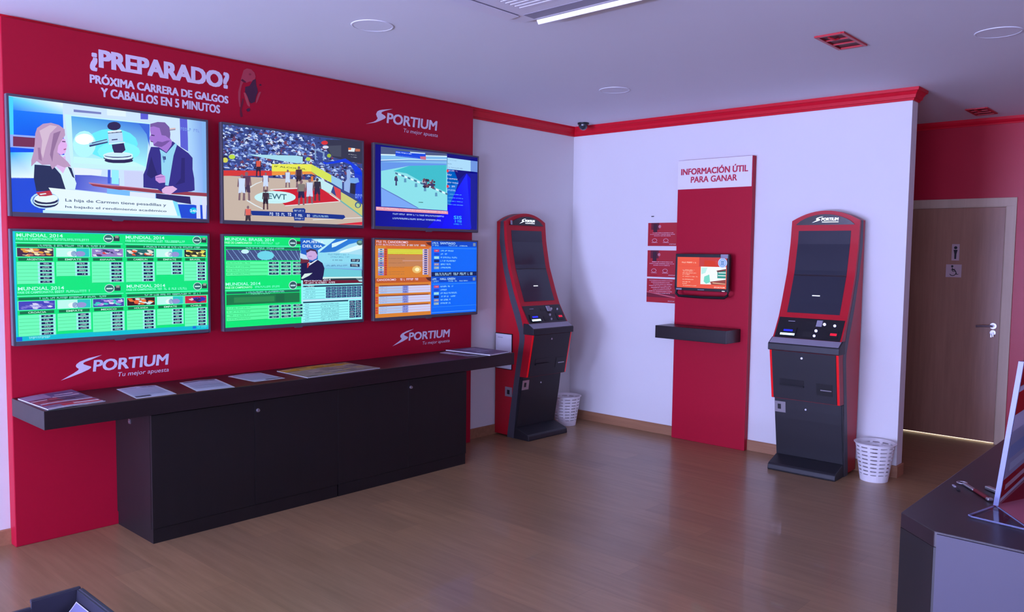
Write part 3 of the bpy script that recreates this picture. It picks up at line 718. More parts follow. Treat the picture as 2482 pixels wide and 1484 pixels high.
  ['P',14,[130,125,120],[0.503,0.56,0.549,0.555,0.545,0.642,0.506,0.647]],
  ['P',15,[128,100,112],[0.537,0.533,0.535,0.546,0.529,0.555,0.522,0.555,0.518,0.548,0.515,0.536,0.518,0.524,0.522,0.515,0.53,0.514,0.535,0.521]],
  ['P',14,[128,100,112],[0.566,0.661,0.579,0.654,0.576,0.774,0.561,0.776]],
  ['P',14,[128,100,112],[0.595,0.652,0.608,0.658,0.612,0.771,0.597,0.772]],
  ['P',15,[200,215,250],[0.566,0.618,0.608,0.615,0.612,0.693,0.589,0.69,0.587,0.659,0.585,0.692,0.562,0.699]],
  ['P',14,[128,100,112],[0.56,0.539,0.569,0.539,0.564,0.634,0.555,0.628]],
  ['P',14,[128,100,112],[0.606,0.534,0.614,0.533,0.62,0.622,0.611,0.628]],
  ['P',15,[205,222,255],[0.564,0.536,0.611,0.531,0.607,0.62,0.567,0.625]],
  ['P',16,[128,100,112],[0.598,0.51,0.596,0.522,0.591,0.531,0.584,0.533,0.578,0.524,0.576,0.512,0.578,0.5,0.584,0.491,0.591,0.49,0.596,0.497]],
  ['P',11,[80,60,70],[0.625,0.634,0.636,0.627,0.634,0.738,0.62,0.738]],
  ['P',11,[80,60,70],[0.651,0.625,0.664,0.628,0.667,0.735,0.653,0.735]],
  ['P',12,[45,40,70],[0.625,0.594,0.664,0.589,0.667,0.663,0.647,0.659,0.644,0.63,0.642,0.659,0.621,0.668]],
  ['P',11,[80,60,70],[0.62,0.521,0.627,0.519,0.623,0.606,0.614,0.603]],
  ['P',11,[80,60,70],[0.662,0.515,0.67,0.514,0.674,0.596,0.666,0.601]],
  ['P',12,[50,45,65],[0.623,0.517,0.666,0.512,0.663,0.594,0.626,0.599]],
  ['P',13,[80,60,70],[0.655,0.493,0.653,0.503,0.648,0.512,0.641,0.514,0.636,0.507,0.634,0.495,0.636,0.483,0.641,0.476,0.648,0.474,0.653,0.481]],
  ['P',11,[128,100,112],[0.598,0.503,0.603,0.502,0.602,0.541,0.596,0.543]],
  ['P',11,[128,100,112],[0.608,0.502,0.613,0.502,0.613,0.541,0.609,0.541]],
  ['P',12,[240,130,50],[0.598,0.49,0.613,0.488,0.613,0.515,0.606,0.514,0.606,0.503,0.605,0.514,0.597,0.517]],
  ['P',11,[128,100,112],[0.596,0.464,0.599,0.464,0.597,0.495,0.594,0.493]],
  ['P',11,[128,100,112],[0.612,0.462,0.614,0.461,0.616,0.49,0.613,0.493]],
  ['P',12,[240,130,50],[0.598,0.462,0.613,0.461,0.613,0.49,0.599,0.491]],
  ['P',13,[128,100,112],[0.61,0.454,0.609,0.457,0.607,0.461,0.604,0.461,0.603,0.459,0.602,0.454,0.603,0.45,0.605,0.447,0.607,0.447,0.609,0.449]],
  ['P',15,[128,100,112],[0.141,0.973,0.15,0.967,0.147,1.0,0.137,1.0]],
  ['P',15,[128,100,112],[0.161,0.966,0.171,0.969,0.173,1.0,0.163,1.0]],
  ['P',16,[60,50,60],[0.141,0.938,0.172,0.935,0.174,0.998,0.158,0.995,0.156,0.971,0.154,0.995,0.138,1.0]],
  ['P',15,[128,100,112],[0.137,0.875,0.142,0.875,0.139,0.949,0.132,0.945]],
  ['P',15,[128,100,112],[0.17,0.873,0.176,0.872,0.18,0.942,0.173,0.947]],
  ['P',16,[230,105,95],[0.14,0.873,0.174,0.87,0.171,0.94,0.142,0.942]],
  ['P',17,[128,100,112],[0.164,0.853,0.163,0.863,0.159,0.87,0.154,0.87,0.15,0.865,0.148,0.854,0.15,0.844,0.154,0.837,0.159,0.837,0.163,0.842]],
 ],
 3: [
  ['P',0,[0,10,185],[0,0,1,0,1,1,0,1]],
  ['Q',0.5,[[0,0,120],[0,0,150],[0,20,200],[0,10,150]],[0.0,0.0,1.0,0.0,1.0,1.0,0.0,1.0]],
  ['P',1,[0,0,240],[0.68,0.723,0.885,0.233,0.927,0.298,0.932,1.0,0.483,1.0]],
  ['Q',1.2,[[0,0,255],[20,40,255],[10,30,235],[0,0,255]],[0.752,0.534,0.885,0.233,0.939,0.983,0.623,1.0]],
  ['P',1,[10,20,150],[0.925,0.034,1.0,0.038,1.0,1.0,0.932,1.0]],
  ['P',1,[0,0,120],[0.683,0.002,1.0,0.0,1.0,0.214,0.872,0.235,0.751,0.406,0.685,0.414]],
  ['P',1,[0,110,215],[0.677,0.193,0.743,0.185,0.798,0.358,0.726,0.666,0.68,0.671]],
  ['P',2,[140,226,236],[0.052,0.019,0.676,0.0,0.684,0.757,0.056,0.752]],
  ['P',3,[78,92,132],[0.052,0.019,0.676,0.0,0.676,0.031,0.052,0.115]],
  ['P',3,[130,190,240],[0.052,0.113,0.675,0.031,0.676,0.137,0.054,0.209]],
  ['P',4,[215,245,255],[0.052,0.11,0.675,0.029,0.675,0.043,0.052,0.127]],
  ['P',4,[205,235,255],[0.052,0.18,0.309,0.127,0.675,0.075,0.675,0.086,0.309,0.139,0.052,0.193]],
  ['P',4,[70,110,200],[0.052,0.193,0.309,0.142,0.675,0.089,0.675,0.096,0.309,0.149,0.052,0.204]],
  ['P',3,[102,152,236],[0.054,0.207,0.673,0.132,0.673,0.161,0.309,0.217,0.055,0.318]],
  ['P',4,[60,190,205],[0.163,0.303,0.309,0.217,0.672,0.151,0.669,0.512,0.443,0.414,0.286,0.318]],
  ['P',3,[122,168,246],[0.056,0.522,0.204,0.618,0.398,0.75,0.056,0.755]],
  ['P',4,[90,120,200],[0.056,0.519,0.203,0.611,0.401,0.747,0.392,0.75,0.2,0.622,0.056,0.529]],
  ['P',5,[70,110,150],[0.18,0.315,0.203,0.324,0.203,0.346,0.18,0.336]],
  ['P',5,[225,245,255],[0.208,0.325,0.232,0.334,0.232,0.356,0.208,0.346]],
  ['P',5,[70,110,150],[0.237,0.337,0.261,0.344,0.261,0.366,0.237,0.358]],
  ['P',5,[225,245,255],[0.266,0.348,0.29,0.356,0.29,0.378,0.266,0.37]],
  ['P',5,[70,110,150],[0.295,0.36,0.319,0.368,0.319,0.39,0.295,0.38]],
  ['P',5,[225,245,255],[0.324,0.372,0.348,0.38,0.349,0.402,0.324,0.394]],
  ['P',5,[70,110,150],[0.354,0.384,0.379,0.392,0.379,0.416,0.354,0.406]],
  ['P',5,[225,245,255],[0.384,0.397,0.408,0.406,0.408,0.428,0.384,0.418]],
  ['P',5,[70,110,150],[0.414,0.409,0.438,0.418,0.438,0.442,0.414,0.432]],
  ['P',5,[225,245,255],[0.444,0.423,0.469,0.432,0.469,0.454,0.444,0.443]],
  ['P',5,[70,110,150],[0.475,0.437,0.5,0.445,0.5,0.467,0.475,0.457]],
  ['P',5,[225,245,255],[0.505,0.449,0.53,0.457,0.53,0.481,0.505,0.471]],
  ['P',5,[70,110,150],[0.536,0.462,0.562,0.471,0.562,0.495,0.536,0.485]],
  ['P',5,[225,245,255],[0.568,0.476,0.593,0.486,0.593,0.509,0.568,0.498]],
  ['P',5,[70,110,150],[0.599,0.49,0.625,0.5,0.625,0.524,0.599,0.512]],
  ['P',5,[225,245,255],[0.631,0.505,0.657,0.514,0.657,0.538,0.631,0.527]],
  ['P',5,[70,110,150],[0.663,0.519,0.688,0.527,0.689,0.551,0.663,0.541]],
  ['P',6,[70,40,60],[0.478,0.378,0.476,0.389,0.468,0.392,0.46,0.39,0.457,0.382,0.46,0.372,0.468,0.368,0.476,0.37]],
  ['P',7,[110,70,90],[0.465,0.37,0.461,0.38,0.453,0.387,0.444,0.384,0.44,0.373,0.444,0.361,0.453,0.356,0.461,0.36]],
  ['P',8,[60,60,110],[0.537,0.447,0.534,0.455,0.528,0.459,0.522,0.457,0.52,0.449,0.522,0.442,0.528,0.438,0.534,0.44]],
  ['P',9,[110,70,90],[0.497,0.447,0.492,0.461,0.481,0.467,0.471,0.462,0.466,0.45,0.47,0.437,0.481,0.43,0.492,0.433]],
  ['P',6,[110,70,90],[0.481,0.461,0.477,0.474,0.466,0.481,0.454,0.476,0.451,0.464,0.454,0.45,0.466,0.443,0.477,0.447]],
  ['P',7,[110,70,90],[0.538,0.39,0.535,0.399,0.528,0.402,0.521,0.401,0.518,0.392,0.521,0.384,0.528,0.38,0.535,0.382]],
  ['P',8,[60,60,110],[0.466,0.428,0.462,0.44,0.453,0.447,0.443,0.442,0.438,0.432,0.443,0.42,0.453,0.413,0.462,0.416]],
  ['P',9,[60,60,110],[0.478,0.394,0.476,0.402,0.469,0.406,0.463,0.404,0.46,0.396,0.462,0.387,0.469,0.384,0.476,0.385]],
  ['P',6,[110,70,90],[0.542,0.372,0.539,0.38,0.532,0.384,0.525,0.382,0.523,0.373,0.525,0.365,0.532,0.361,0.539,0.363]],
  ['P',7,[60,60,110],[0.545,0.421,0.541,0.432,0.533,0.437,0.525,0.433,0.523,0.425,0.525,0.414,0.533,0.409,0.541,0.413]],
  ['P',8,[110,70,90],[0.482,0.414,0.479,0.421,0.474,0.426,0.467,0.423,0.465,0.416,0.467,0.408,0.474,0.404,0.479,0.408]],
  ['P',9,[110,70,90],[0.536,0.375,0.534,0.382,0.529,0.384,0.524,0.382,0.523,0.377,0.524,0.372,0.529,0.368,0.534,0.37]],
  ['P',6,[70,40,60],[0.512,0.433,0.508,0.447,0.498,0.452,0.488,0.449,0.484,0.437,0.488,0.425,0.498,0.418,0.508,0.423]],
  ['P',7,[70,40,60],[0.56,0.39,0.557,0.401,0.549,0.406,0.542,0.402,0.538,0.394,0.541,0.384,0.549,0.378,0.557,0.382]],
  ['P',8,[190,180,200],[0.519,0.414,0.516,0.421,0.51,0.425,0.504,0.423,0.502,0.416,0.504,0.409,0.51,0.406,0.516,0.408]],
  ['P',9,[110,70,90],[0.535,0.402,0.531,0.413,0.523,0.42,0.513,0.416,0.51,0.406,0.513,0.394,0.523,0.389,0.531,0.392]],
  ['P',6,[60,60,110],[0.462,0.375,0.459,0.382,0.453,0.387,0.448,0.384,0.445,0.377,0.448,0.368,0.453,0.365,0.459,0.368]],
  ['P',7,[70,40,60],[0.518,0.394,0.515,0.402,0.508,0.408,0.501,0.404,0.499,0.396,0.501,0.387,0.508,0.384,0.515,0.385]],
  ['P',8,[40,35,60],[0.484,0.372,0.48,0.38,0.474,0.385,0.466,0.382,0.463,0.373,0.466,0.365,0.474,0.36,0.48,0.363]],
  ['P',9,[110,70,90],[0.553,0.466,0.549,0.479,0.539,0.485,0.528,0.481,0.523,0.469,0.528,0.457,0.539,0.45,0.548,0.454]],
  ['P',6,[190,180,200],[0.462,0.396,0.457,0.411,0.445,0.418,0.433,0.414,0.428,0.401,0.433,0.385,0.445,0.377,0.456,0.382]],
  ['P',7,[40,35,60],[0.548,0.457,0.545,0.469,0.535,0.476,0.524,0.473,0.521,0.461,0.524,0.449,0.535,0.442,0.545,0.447]],
  ['P',8,[70,40,60],[0.485,0.387,0.482,0.397,0.474,0.402,0.466,0.399,0.463,0.39,0.466,0.38,0.474,0.375,0.481,0.378]],
  ['P',9,[60,60,110],[0.477,0.428,0.476,0.435,0.47,0.438,0.464,0.437,0.461,0.43,0.464,0.423,0.47,0.42,0.476,0.421]],
  ['P',6,[110,70,90],[0.452,0.373,0.45,0.38,0.444,0.384,0.438,0.382,0.436,0.375,0.438,0.368,0.444,0.365,0.45,0.366]],
  ['P',7,[70,40,60],[0.561,0.428,0.557,0.438,0.549,0.443,0.542,0.44,0.538,0.432,0.541,0.421,0.549,0.416,0.557,0.42]],
  ['P',8,[40,35,60],[0.495,0.39,0.493,0.397,0.488,0.399,0.483,0.397,0.48,0.392,0.483,0.385,0.488,0.384,0.493,0.385]],
  ['P',9,[60,60,110],[0.539,0.43,0.534,0.443,0.522,0.452,0.509,0.447,0.504,0.433,0.509,0.418,0.522,0.411,0.533,0.414]],
  ['P',6,[40,35,60],[0.456,0.416,0.453,0.425,0.448,0.428,0.441,0.426,0.438,0.42,0.441,0.411,0.448,0.408,0.453,0.409]],
  ['P',7,[190,180,200],[0.471,0.42,0.467,0.433,0.456,0.44,0.446,0.437,0.441,0.425,0.446,0.411,0.455,0.404,0.466,0.408]],
  ['P',8,[190,180,200],[0.521,0.39,0.518,0.397,0.512,0.401,0.506,0.399,0.503,0.392,0.506,0.385,0.512,0.382,0.518,0.384]],
  ['P',9,[70,40,60],[0.498,0.373,0.494,0.382,0.486,0.387,0.478,0.385,0.476,0.375,0.478,0.366,0.486,0.361,0.494,0.363]],
  ['P',6,[70,40,60],[0.521,0.413,0.518,0.421,0.512,0.425,0.505,0.423,0.503,0.414,0.505,0.408,0.512,0.404,0.518,0.406]],
  ['P',7,[70,40,60],[0.455,0.394,0.453,0.401,0.447,0.406,0.44,0.402,0.437,0.396,0.44,0.387,0.446,0.384,0.453,0.387]],
  ['P',8,[110,70,90],[0.534,0.413,0.531,0.421,0.525,0.425,0.519,0.421,0.516,0.414,0.519,0.406,0.524,0.402,0.531,0.404]],
  ['P',9,[60,60,110],[0.461,0.461,0.457,0.471,0.449,0.476,0.44,0.473,0.436,0.462,0.44,0.452,0.449,0.447,0.457,0.45]],
  ['P',6,[40,35,60],[0.5,0.459,0.496,0.471,0.486,0.476,0.477,0.473,0.473,0.462,0.477,0.45,0.486,0.443,0.496,0.447]],
  ['P',7,[60,60,110],[0.503,0.378,0.501,0.387,0.495,0.39,0.489,0.389,0.486,0.382,0.489,0.373,0.495,0.37,0.501,0.372]],
  ['P',8,[190,180,200],[0.549,0.464,0.547,0.473,0.539,0.478,0.532,0.474,0.528,0.466,0.532,0.457,0.539,0.452,0.547,0.455]],
  ['P',9,[60,60,110],[0.544,0.435,0.539,0.449,0.528,0.455,0.517,0.45,0.512,0.438,0.517,0.425,0.528,0.418,0.539,0.421]],
  ['P',6,[110,70,90],[0.481,0.447,0.477,0.461,0.466,0.467,0.455,0.464,0.451,0.452,0.455,0.438,0.466,0.432,0.477,0.435]],
  ['P',7,[110,70,90],[0.548,0.467,0.547,0.474,0.542,0.476,0.536,0.474,0.534,0.469,0.536,0.462,0.542,0.459,0.547,0.462]],
  ['P',8,[60,60,110],[0.552,0.438,0.55,0.445,0.546,0.447,0.541,0.445,0.539,0.44,0.541,0.435,0.546,0.432,0.55,0.433]],
  ['P',9,[40,35,60],[0.471,0.464,0.466,0.476,0.456,0.483,0.447,0.478,0.443,0.467,0.447,0.455,0.456,0.449,0.466,0.454]],
  ['P',6,[190,180,200],[0.547,0.44,0.544,0.45,0.536,0.455,0.527,0.452,0.524,0.442,0.527,0.432,0.536,0.426,0.544,0.43]],
  ['P',7,[40,35,60],[0.531,0.464,0.528,0.471,0.523,0.474,0.516,0.473,0.514,0.466,0.516,0.457,0.523,0.454,0.528,0.455]],
  ['P',6,[60,60,110],[0.174,0.38,0.2,0.38,0.206,0.425,0.195,0.426,0.197,0.481,0.181,0.483,0.183,0.426,0.172,0.421]],
  ['P',7,[90,70,90],[0.198,0.373,0.196,0.382,0.188,0.387,0.181,0.385,0.177,0.377,0.181,0.366,0.188,0.361,0.196,0.365]],
  ['P',6,[90,150,190],[0.261,0.385,0.28,0.382,0.283,0.43,0.26,0.432]],
  ['P',6,[90,150,190],[0.363,0.433,0.383,0.43,0.385,0.478,0.361,0.481]],
  ['P',6,[90,150,190],[0.449,0.476,0.469,0.474,0.472,0.522,0.448,0.524]],
  ['P',6,[90,150,190],[0.559,0.531,0.579,0.527,0.582,0.577,0.558,0.579]],
  ['P',6,[60,120,120],[0.398,0.668,0.441,0.666,0.441,0.676,0.398,0.676]],
  ['P',5,[15,72,226],[0.182,0.048,0.463,0.033,0.467,0.111,0.182,0.113]],
  ['G',6,[215,235,255],[0.185,0.058,0.333,0.07]],
  ['G',6,[200,225,255],[0.185,0.103,0.393,0.101]],
  ['P',6,[200,225,255],[0.314,0.038,0.46,0.027,0.457,0.041,0.32,0.053]],
  ['P',6,[200,110,140],[0.408,0.082,0.467,0.07,0.467,0.115,0.417,0.116]],
  ['P',3,[172,220,250],[0.681,0.05,0.925,0.051,0.926,0.199,0.681,0.202]],
  ['P',3,[110,150,225],[0.925,0.051,1.0,0.051,1.0,0.2,0.926,0.199]],
  ['G',4,[70,110,160],[0.686,0.079,0.779,0.084]],
  ['G',4,[70,110,160],[0.686,0.125,0.73,0.135]],
  ['G',4,[110,140,190],[0.69,0.18,0.844,0.17]],
  ['G',4,[235,190,215],[0.681,0.212,0.786,0.228]],
  ['P',5,[235,60,70],[0.674,0.211,0.693,0.209,0.694,0.245,0.674,0.245]],
  ['G',4,[205,220,250],[0.681,0.267,0.75,0.289]],
  ['G',4,[225,225,250],[0.681,0.32,0.791,0.337]],
  ['G',4,[205,220,250],[0.682,0.37,0.794,0.387]],
  ['G',4,[200,220,250],[0.682,0.418,0.761,0.44]],
  ['P',5,[235,60,70],[0.675,0.416,0.695,0.414,0.695,0.45,0.675,0.45]],
  ['G',4,[150,200,255],[0.682,0.469,0.768,0.49]],
  ['G',4,[120,215,255],[0.688,0.529,0.832,0.539]],
  ['G',4,[120,215,255],[0.689,0.577,0.847,0.586]],
  ['G',4,[120,215,255],[0.689,0.622,0.844,0.632]],
  ['G',4,[120,215,255],[0.689,0.668,0.847,0.678]],
  ['P',3,[232,150,170],[0.011,0.762,0.69,0.765,0.692,0.805,0.011,0.807]],
  ['G',4,[245,225,235],[0.013,0.771,0.686,0.789]],
  ['G',4,[190,220,255],[0.158,0.83,0.655,0.848]],
  ['G',4,[190,220,255],[0.158,0.885,0.619,0.904]],
  ['T',4,[60,190,255],[0.75,0.82,0.834,0.866],'SIS'],
  ['G',4,[60,190,255],[0.751,0.88,0.835,0.909]],
  ['G',4,[60,190,255],[0.751,0.925,0.842,0.94]],
 ],
 5: [
  ['Q',2,[[30,95,205],[40,130,225],[60,150,210],[30,90,190]],[0.516,0.002,1.0,0.0,1.0,0.496,0.519,0.496]],
  ['P',3,[185,240,250],[0.597,0.011,0.786,0.004,0.683,0.135,0.651,0.175,0.647,0.144,0.708,0.079]],
  ['P',3,[170,225,245],[0.781,0.158,0.893,0.065,1.0,0.021,1.0,0.339,0.651,0.318,0.647,0.175]],
  ['P',3,[130,215,240],[0.647,0.167,0.813,0.174,1.0,0.196,1.0,0.372,0.647,0.351]],
  ['P',4,[215,245,250],[0.755,0.061,0.872,0.005,0.882,0.009,0.786,0.093,0.755,0.109]],
  ['P',4,[225,250,255],[0.828,0.149,1.0,0.054,1.0,0.112,0.893,0.163,0.813,0.174]],
  ['P',3,[120,160,225],[0.692,0.295,1.0,0.291,1.0,0.388,0.692,0.358]],
  ['P',3,[110,205,220],[0.697,0.351,0.997,0.388,0.997,0.472,0.682,0.47]],
  ['P',4,[215,245,240],[0.687,0.463,1.0,0.467,1.0,0.484,0.682,0.482]],
  ['P',3,[40,60,70],[0.682,0.481,1.0,0.479,1.0,0.511,0.519,0.498]],
  ['P',3,[45,60,90],[0.991,0.237,1.0,0.232,1.0,0.481,0.994,0.475]],
  ['P',4,[110,40,60],[0.518,0.239,0.581,0.254,0.581,0.302,0.519,0.302]],
  ['P',6,[25,22,75],[0.522,0.298,0.576,0.286,0.647,0.258,0.682,0.295,0.697,0.358,0.689,0.447,0.676,0.5,0.519,0.496]],
  ['P',7,[225,235,245],[0.574,0.286,0.596,0.295,0.627,0.263,0.651,0.251,0.621,0.286,0.581,0.326]],
  ['P',8,[200,60,60],[0.566,0.295,0.586,0.298,0.576,0.342,0.566,0.356]],
  ['P',7,[215,240,235],[0.521,0.474,0.546,0.421,0.606,0.412,0.581,0.444,0.531,0.482]],
  ['P',7,[205,170,225],[0.562,0.168,0.596,0.14,0.632,0.151,0.644,0.198,0.636,0.239,0.606,0.263,0.581,0.254,0.562,0.216]],
  ['P',8,[70,50,80],[0.557,0.146,0.592,0.125,0.63,0.135,0.644,0.175,0.642,0.198,0.627,0.156,0.592,0.147,0.563,0.175]],
  ['P',8,[160,110,180],[0.576,0.211,0.601,0.211,0.601,0.219,0.576,0.219]],
  ['P',4,[195,225,250],[0.513,0.177,0.557,0.2,0.576,0.254,0.532,0.251,0.515,0.232]],
  ['T',8,[225,245,255],[0.533,0.028,0.693,0.058],'APUESTA'],
  ['T',8,[225,245,255],[0.533,0.079,0.683,0.111],'DEL DIA'],
  ['G',6,[90,150,190],[0.724,0.182,0.893,0.2]],
  ['G',6,[90,150,190],[0.745,0.214,0.893,0.23]],
  ['G',6,[60,90,130],[0.76,0.254,0.839,0.27]],
  ['G',6,[60,90,150],[0.713,0.318,0.877,0.335]],
  ['P',6,[25,40,80],[0.906,0.246,0.98,0.246,0.98,0.282,0.906,0.282]],
  ['G',7,[220,240,245],[0.917,0.254,0.972,0.277]],
  ['P',6,[25,40,80],[0.901,0.305,0.978,0.309,0.978,0.346,0.901,0.342]],
  ['G',7,[220,240,245],[0.912,0.314,0.97,0.337]],
  ['P',6,[70,110,110],[1.0,0.042,1.0,0.054,0.999,0.067,0.991,0.074,0.981,0.077,0.971,0.075,0.962,0.067,0.956,0.056,0.954,0.044,0.956,0.03,0.962,0.018,0.971,0.011,0.981,0.007,0.991,0.011,0.999,0.018,1.0,0.028]],
  ['P',7,[120,170,160],[0.997,0.033,0.996,0.039,0.992,0.044,0.987,0.047,0.981,0.049,0.974,0.047,0.969,0.046,0.965,0.04,0.964,0.035,0.965,0.028,0.969,0.025,0.974,0.021,0.981,0.019,0.987,0.019,0.992,0.023,0.996,0.028]],
 ],
}

# ------------------------------------------------------------------ the room
H = 2.774
WA = 0.04                     # face of the left wall
X0, YF = -12.5, -8.0           # street end and far side of the room (behind the camera)
XB = 1.716                    # back wall of the passage
struct(MB().box(X0-0.15, XB+0.0, YF-0.15, 0.15, -0.06, 0).build('floor', M['floor']), 'warm wood laminate floor boards', 'floor')
struct(MB().box(X0-0.15, XB+0.15, YF-0.15, 0.15, H, H+0.08).build('ceiling', M['ceil']), 'plain white ceiling', 'ceiling')
struct(MB().box(X0-0.15, XB+0.15, WA, WA+0.15, 0, H).build('wall_left', M['wall']), 'white wall behind the red screen panel', 'wall')
struct(MB().box(0, 0.12, -2.97, WA, 0, H).build('wall_right', M['wall']), 'white wall with the red information column', 'wall')
# back wall of the passage, with the door opening y -3.24..-2.44
b = MB()
b.box(XB, XB+0.15, -2.44, WA, 0, H)
b.box(XB, XB+0.15, YF, -3.24, 0, H)
b.box(XB, XB+0.15, -3.24, -2.44, 2.03, H)
struct(b.build('wall_back', M['redwall']), 'dark red wall around the washroom door', 'wall')
struct(MB().box(X0-0.15, XB+0.15, YF-0.15, YF, 0, H).build('wall_far', M['wall']))
# street wall with the window and the glazed entrance
b = MB()
b.box(X0-0.15, X0, -0.25, WA, 0, H)
b.box(X0-0.15, X0, -2.65, -0.25, 0, 0.15)
b.box(X0-0.15, X0, -2.65, -0.25, 2.55, H)
b.box(X0-0.15, X0, -4.6, -2.65, 0, H)
b.box(X0-0.15, X0, -6.9, -4.6, 2.45, H)
b.box(X0-0.15, X0, YF, -6.9, 0, H)
struct(b.build('wall_street', M['wall']))
for i, (y0, y1, z0, z1) in enumerate(((-2.65, -0.25, 0.15, 2.55), (-6.9, -4.6, 0.0, 2.45)), 1):
    f = MB()
    for (a0, a1, c0, c1) in ((y0, y1, z0, z0+0.06), (y0, y1, z1-0.06, z1), (y0, y0+0.06, z0+0.06, z1-0.06), (y1-0.06, y1, z0+0.06, z1-0.06), ((y0+y1)/2-0.03, (y0+y1)/2+0.03, z0+0.06, z1-0.06)):
        f.box(X0-0.10, X0-0.04, a0, a1, c0, c1)
    fr = struct(f.build('window_%d' % i, M['alu']))
    MB().box(X0-0.075, X0-0.065, y0+0.05, y1-0.05, z0+0.05, z1-0.05).build('pane', M['glass'], fr)
# pavement outside and washroom behind the door
struct(MB().box(X0-6, X0-0.15, YF-2, 2, -0.10, -0.02).build('trim_9', M['paper']), 'pale pavement outside the shop window', 'pavement')
b = MB()
b.box(XB, 4.2, -3.9, -1.9, -0.06, 0.0)
struct(b.build('floor_washroom', M['tile']))
b = MB()
b.box(4.2, 4.3, -3.9, -1.9, 0, H)
b.box(XB+0.15, 4.2, -3.9, -3.8, 0, H)
b.box(XB+0.15, 4.2, -2.0, -1.9, 0, H)
b.box(XB+0.15, 4.2, -3.9, -1.9, H, H+0.05)
struct(b.build('wall_washroom', M['wall']))

# crown moulding: cove profile, offset is towards the room
crown = [(0, H), (0, 2.690), (0.010, 2.690), (0.014, 2.703), (0.022, 2.706), (0.028, 2.728), (0.040, 2.748), (0.050, 2.753), (0.052, H)]


def room_side(path, prof):
    return sweep(path, [(-o, z) for o, z in prof])


struct(room_side([(-1.433, WA), (0, WA), (0, -2.97), (0.12, -2.97), (0.12, -2.6)], crown).build('trim_1', M['redtrim']),
       'red crown moulding along the white walls', 'moulding')
struct(room_side([(X0, WA), (-4.807, WA)], crown).build('trim_3', M['redtrim']))
struct(MB().box(-4.807, -1.433, -0.018, WA, 2.757, H).build('trim_4', M['redtrim']), 'dark red strip between the red panel and the ceiling', 'moulding')
crown2 = [(0, H), (0, 2.716), (0.008, 2.716), (0.012, 2.728), (0.022, 2.738), (0.030, 2.752), (0.036, H)]
struct(room_side([(XB, 0), (XB, YF)], crown2).build('trim_2', M['redtrim']), 'red crown moulding on the red back wall', 'moulding')
bprof = [(0, 0), (0, 0.085), (0.008, 0.085), (0.012, 0.080), (0.012, 0)]
struct(room_side([(X0, WA), (-4.807, WA)], bprof).build('baseboard_left', M['base']))
struct(room_side([(-1.433, WA), (0, WA), (0, -1.139)], bprof).build('baseboard_corner', M['base']))
struct(room_side([(0, -1.819), (0, -2.97), (0.12, -2.97), (0.12, -0.5)], bprof).build('baseboard_right', M['base']))
struct(room_side([(XB, -3.33), (XB, YF)], bprof).build('baseboard_back', M['base']))

# ------------------------------------------------------------------ washroom door
d = struct(MB().box(XB+0.004, XB+0.044, -3.232, -2.445, 0.009, 2.022).build('door_1', M['door'], bevel=0.002),
           'brown veneered washroom door at the end of the passage', 'door')
f = MB()
for y0, y1, z0, z1 in ((-3.315, -3.24, 0, 2.03), (-2.44, -2.365, 0, 2.03), (-3.315, -2.365, 2.03, 2.10)):
    f.box(XB-0.014, XB+0.001, y0, y1, z0, z1)
f.box(XB-0.002, XB+0.06, -3.243, -3.233, 0, 2.03)
f.box(XB-0.002, XB+0.06, -2.445, -2.436, 0, 2.03)
f.box(XB-0.002, XB+0.06, -3.243, -2.436, 2.023, 2.033)
f.build('door_frame', M['architrave'], d, bevel=0.002)
hd = MB().cyl((XB+0.004, -3.185, 1.012), 0.026, -0.010, 0).cyl((XB-0.004, -3.185, 1.012), 0.010, -0.045, 0)
hd.tube([(XB-0.045, -3.190, 1.012), (XB-0.050, -3.180, 1.012), (XB-0.050, -3.12, 1.010), (XB-0.050, -3.065, 1.006)], 0.009)
hd.build('door_handle', M['silver'], d, smooth=True)
MB().cyl((XB+0.004, -3.185, 0.955), 0.022, -0.008, 0).cyl((XB-0.004, -3.185, 0.955), 0.008, -0.012, 0).build('lock_cylinder', M['silver'], d, smooth=True)
k = MB()
k.tube([(XB-0.024+0.003*math.cos(a), -3.185+0.009*math.sin(a), 0.946+0.009*math.cos(a)) for a in [i*PI/6 for i in range(12)]], 0.0012, 6, True)
k.box(XB-0.025, XB-0.0235, -3.182, -3.172, 0.916, 0.940)
k.box(XB-0.027, XB-0.0255, -3.196, -3.187, 0.922, 0.943)
k.box(XB-0.026, XB-0.014, -3.187, -3.183, 0.952, 0.956)
tag(k.build('key_bunch', M['silver']), 'small bunch of keys hanging in the washroom door lock', 'keys')

# ------------------------------------------------------------------ door signs
s1 = thing('restroom_sign', 'narrow upper door plaque with a standing person symbol', 'sign', (XB, -2.866, 1.637))
MB().box(0.0005, 0.0035, -0.030, 0.030, -0.072, 0.072).build('plaque', M['pictop'], s1, bevel=0.001)
g = MB()
g.cyl((0.0005, 0, 0.040), 0.013, -0.002, 0)
g.prism([(-0.016, 0.022), (0.016, 0.022), (0.008, -0.015), (0.007, -0.058), (-0.007, -0.058), (-0.008, -0.015)], 0, -0.0015, 0.0005)
g.build('pictogram', M['black'], s1)
s2 = thing('accessible_sign', 'square lower door plaque with a wheelchair symbol', 'sign', (XB, -2.858, 1.475))
MB().box(0.0005, 0.0035, -0.062, 0.062, -0.056, 0.056).build('plaque', M['pictop'], s2, bevel=0.001)
g = MB()
g.cyl((0.0005, 0.012, 0.040), 0.009, -0.002, 0)
g.tube([(-0.0005, 0.012, 0.028), (-0.0005, 0.008, -0.004), (-0.0005, -0.016, -0.004), (-0.0005, -0.026, -0.032), (-0.0005, -0.038, -0.028)], 0.0035, 6)
g.tube([(-0.0005, 0.010, 0.014), (-0.0005, -0.012, 0.012)], 0.003, 6)
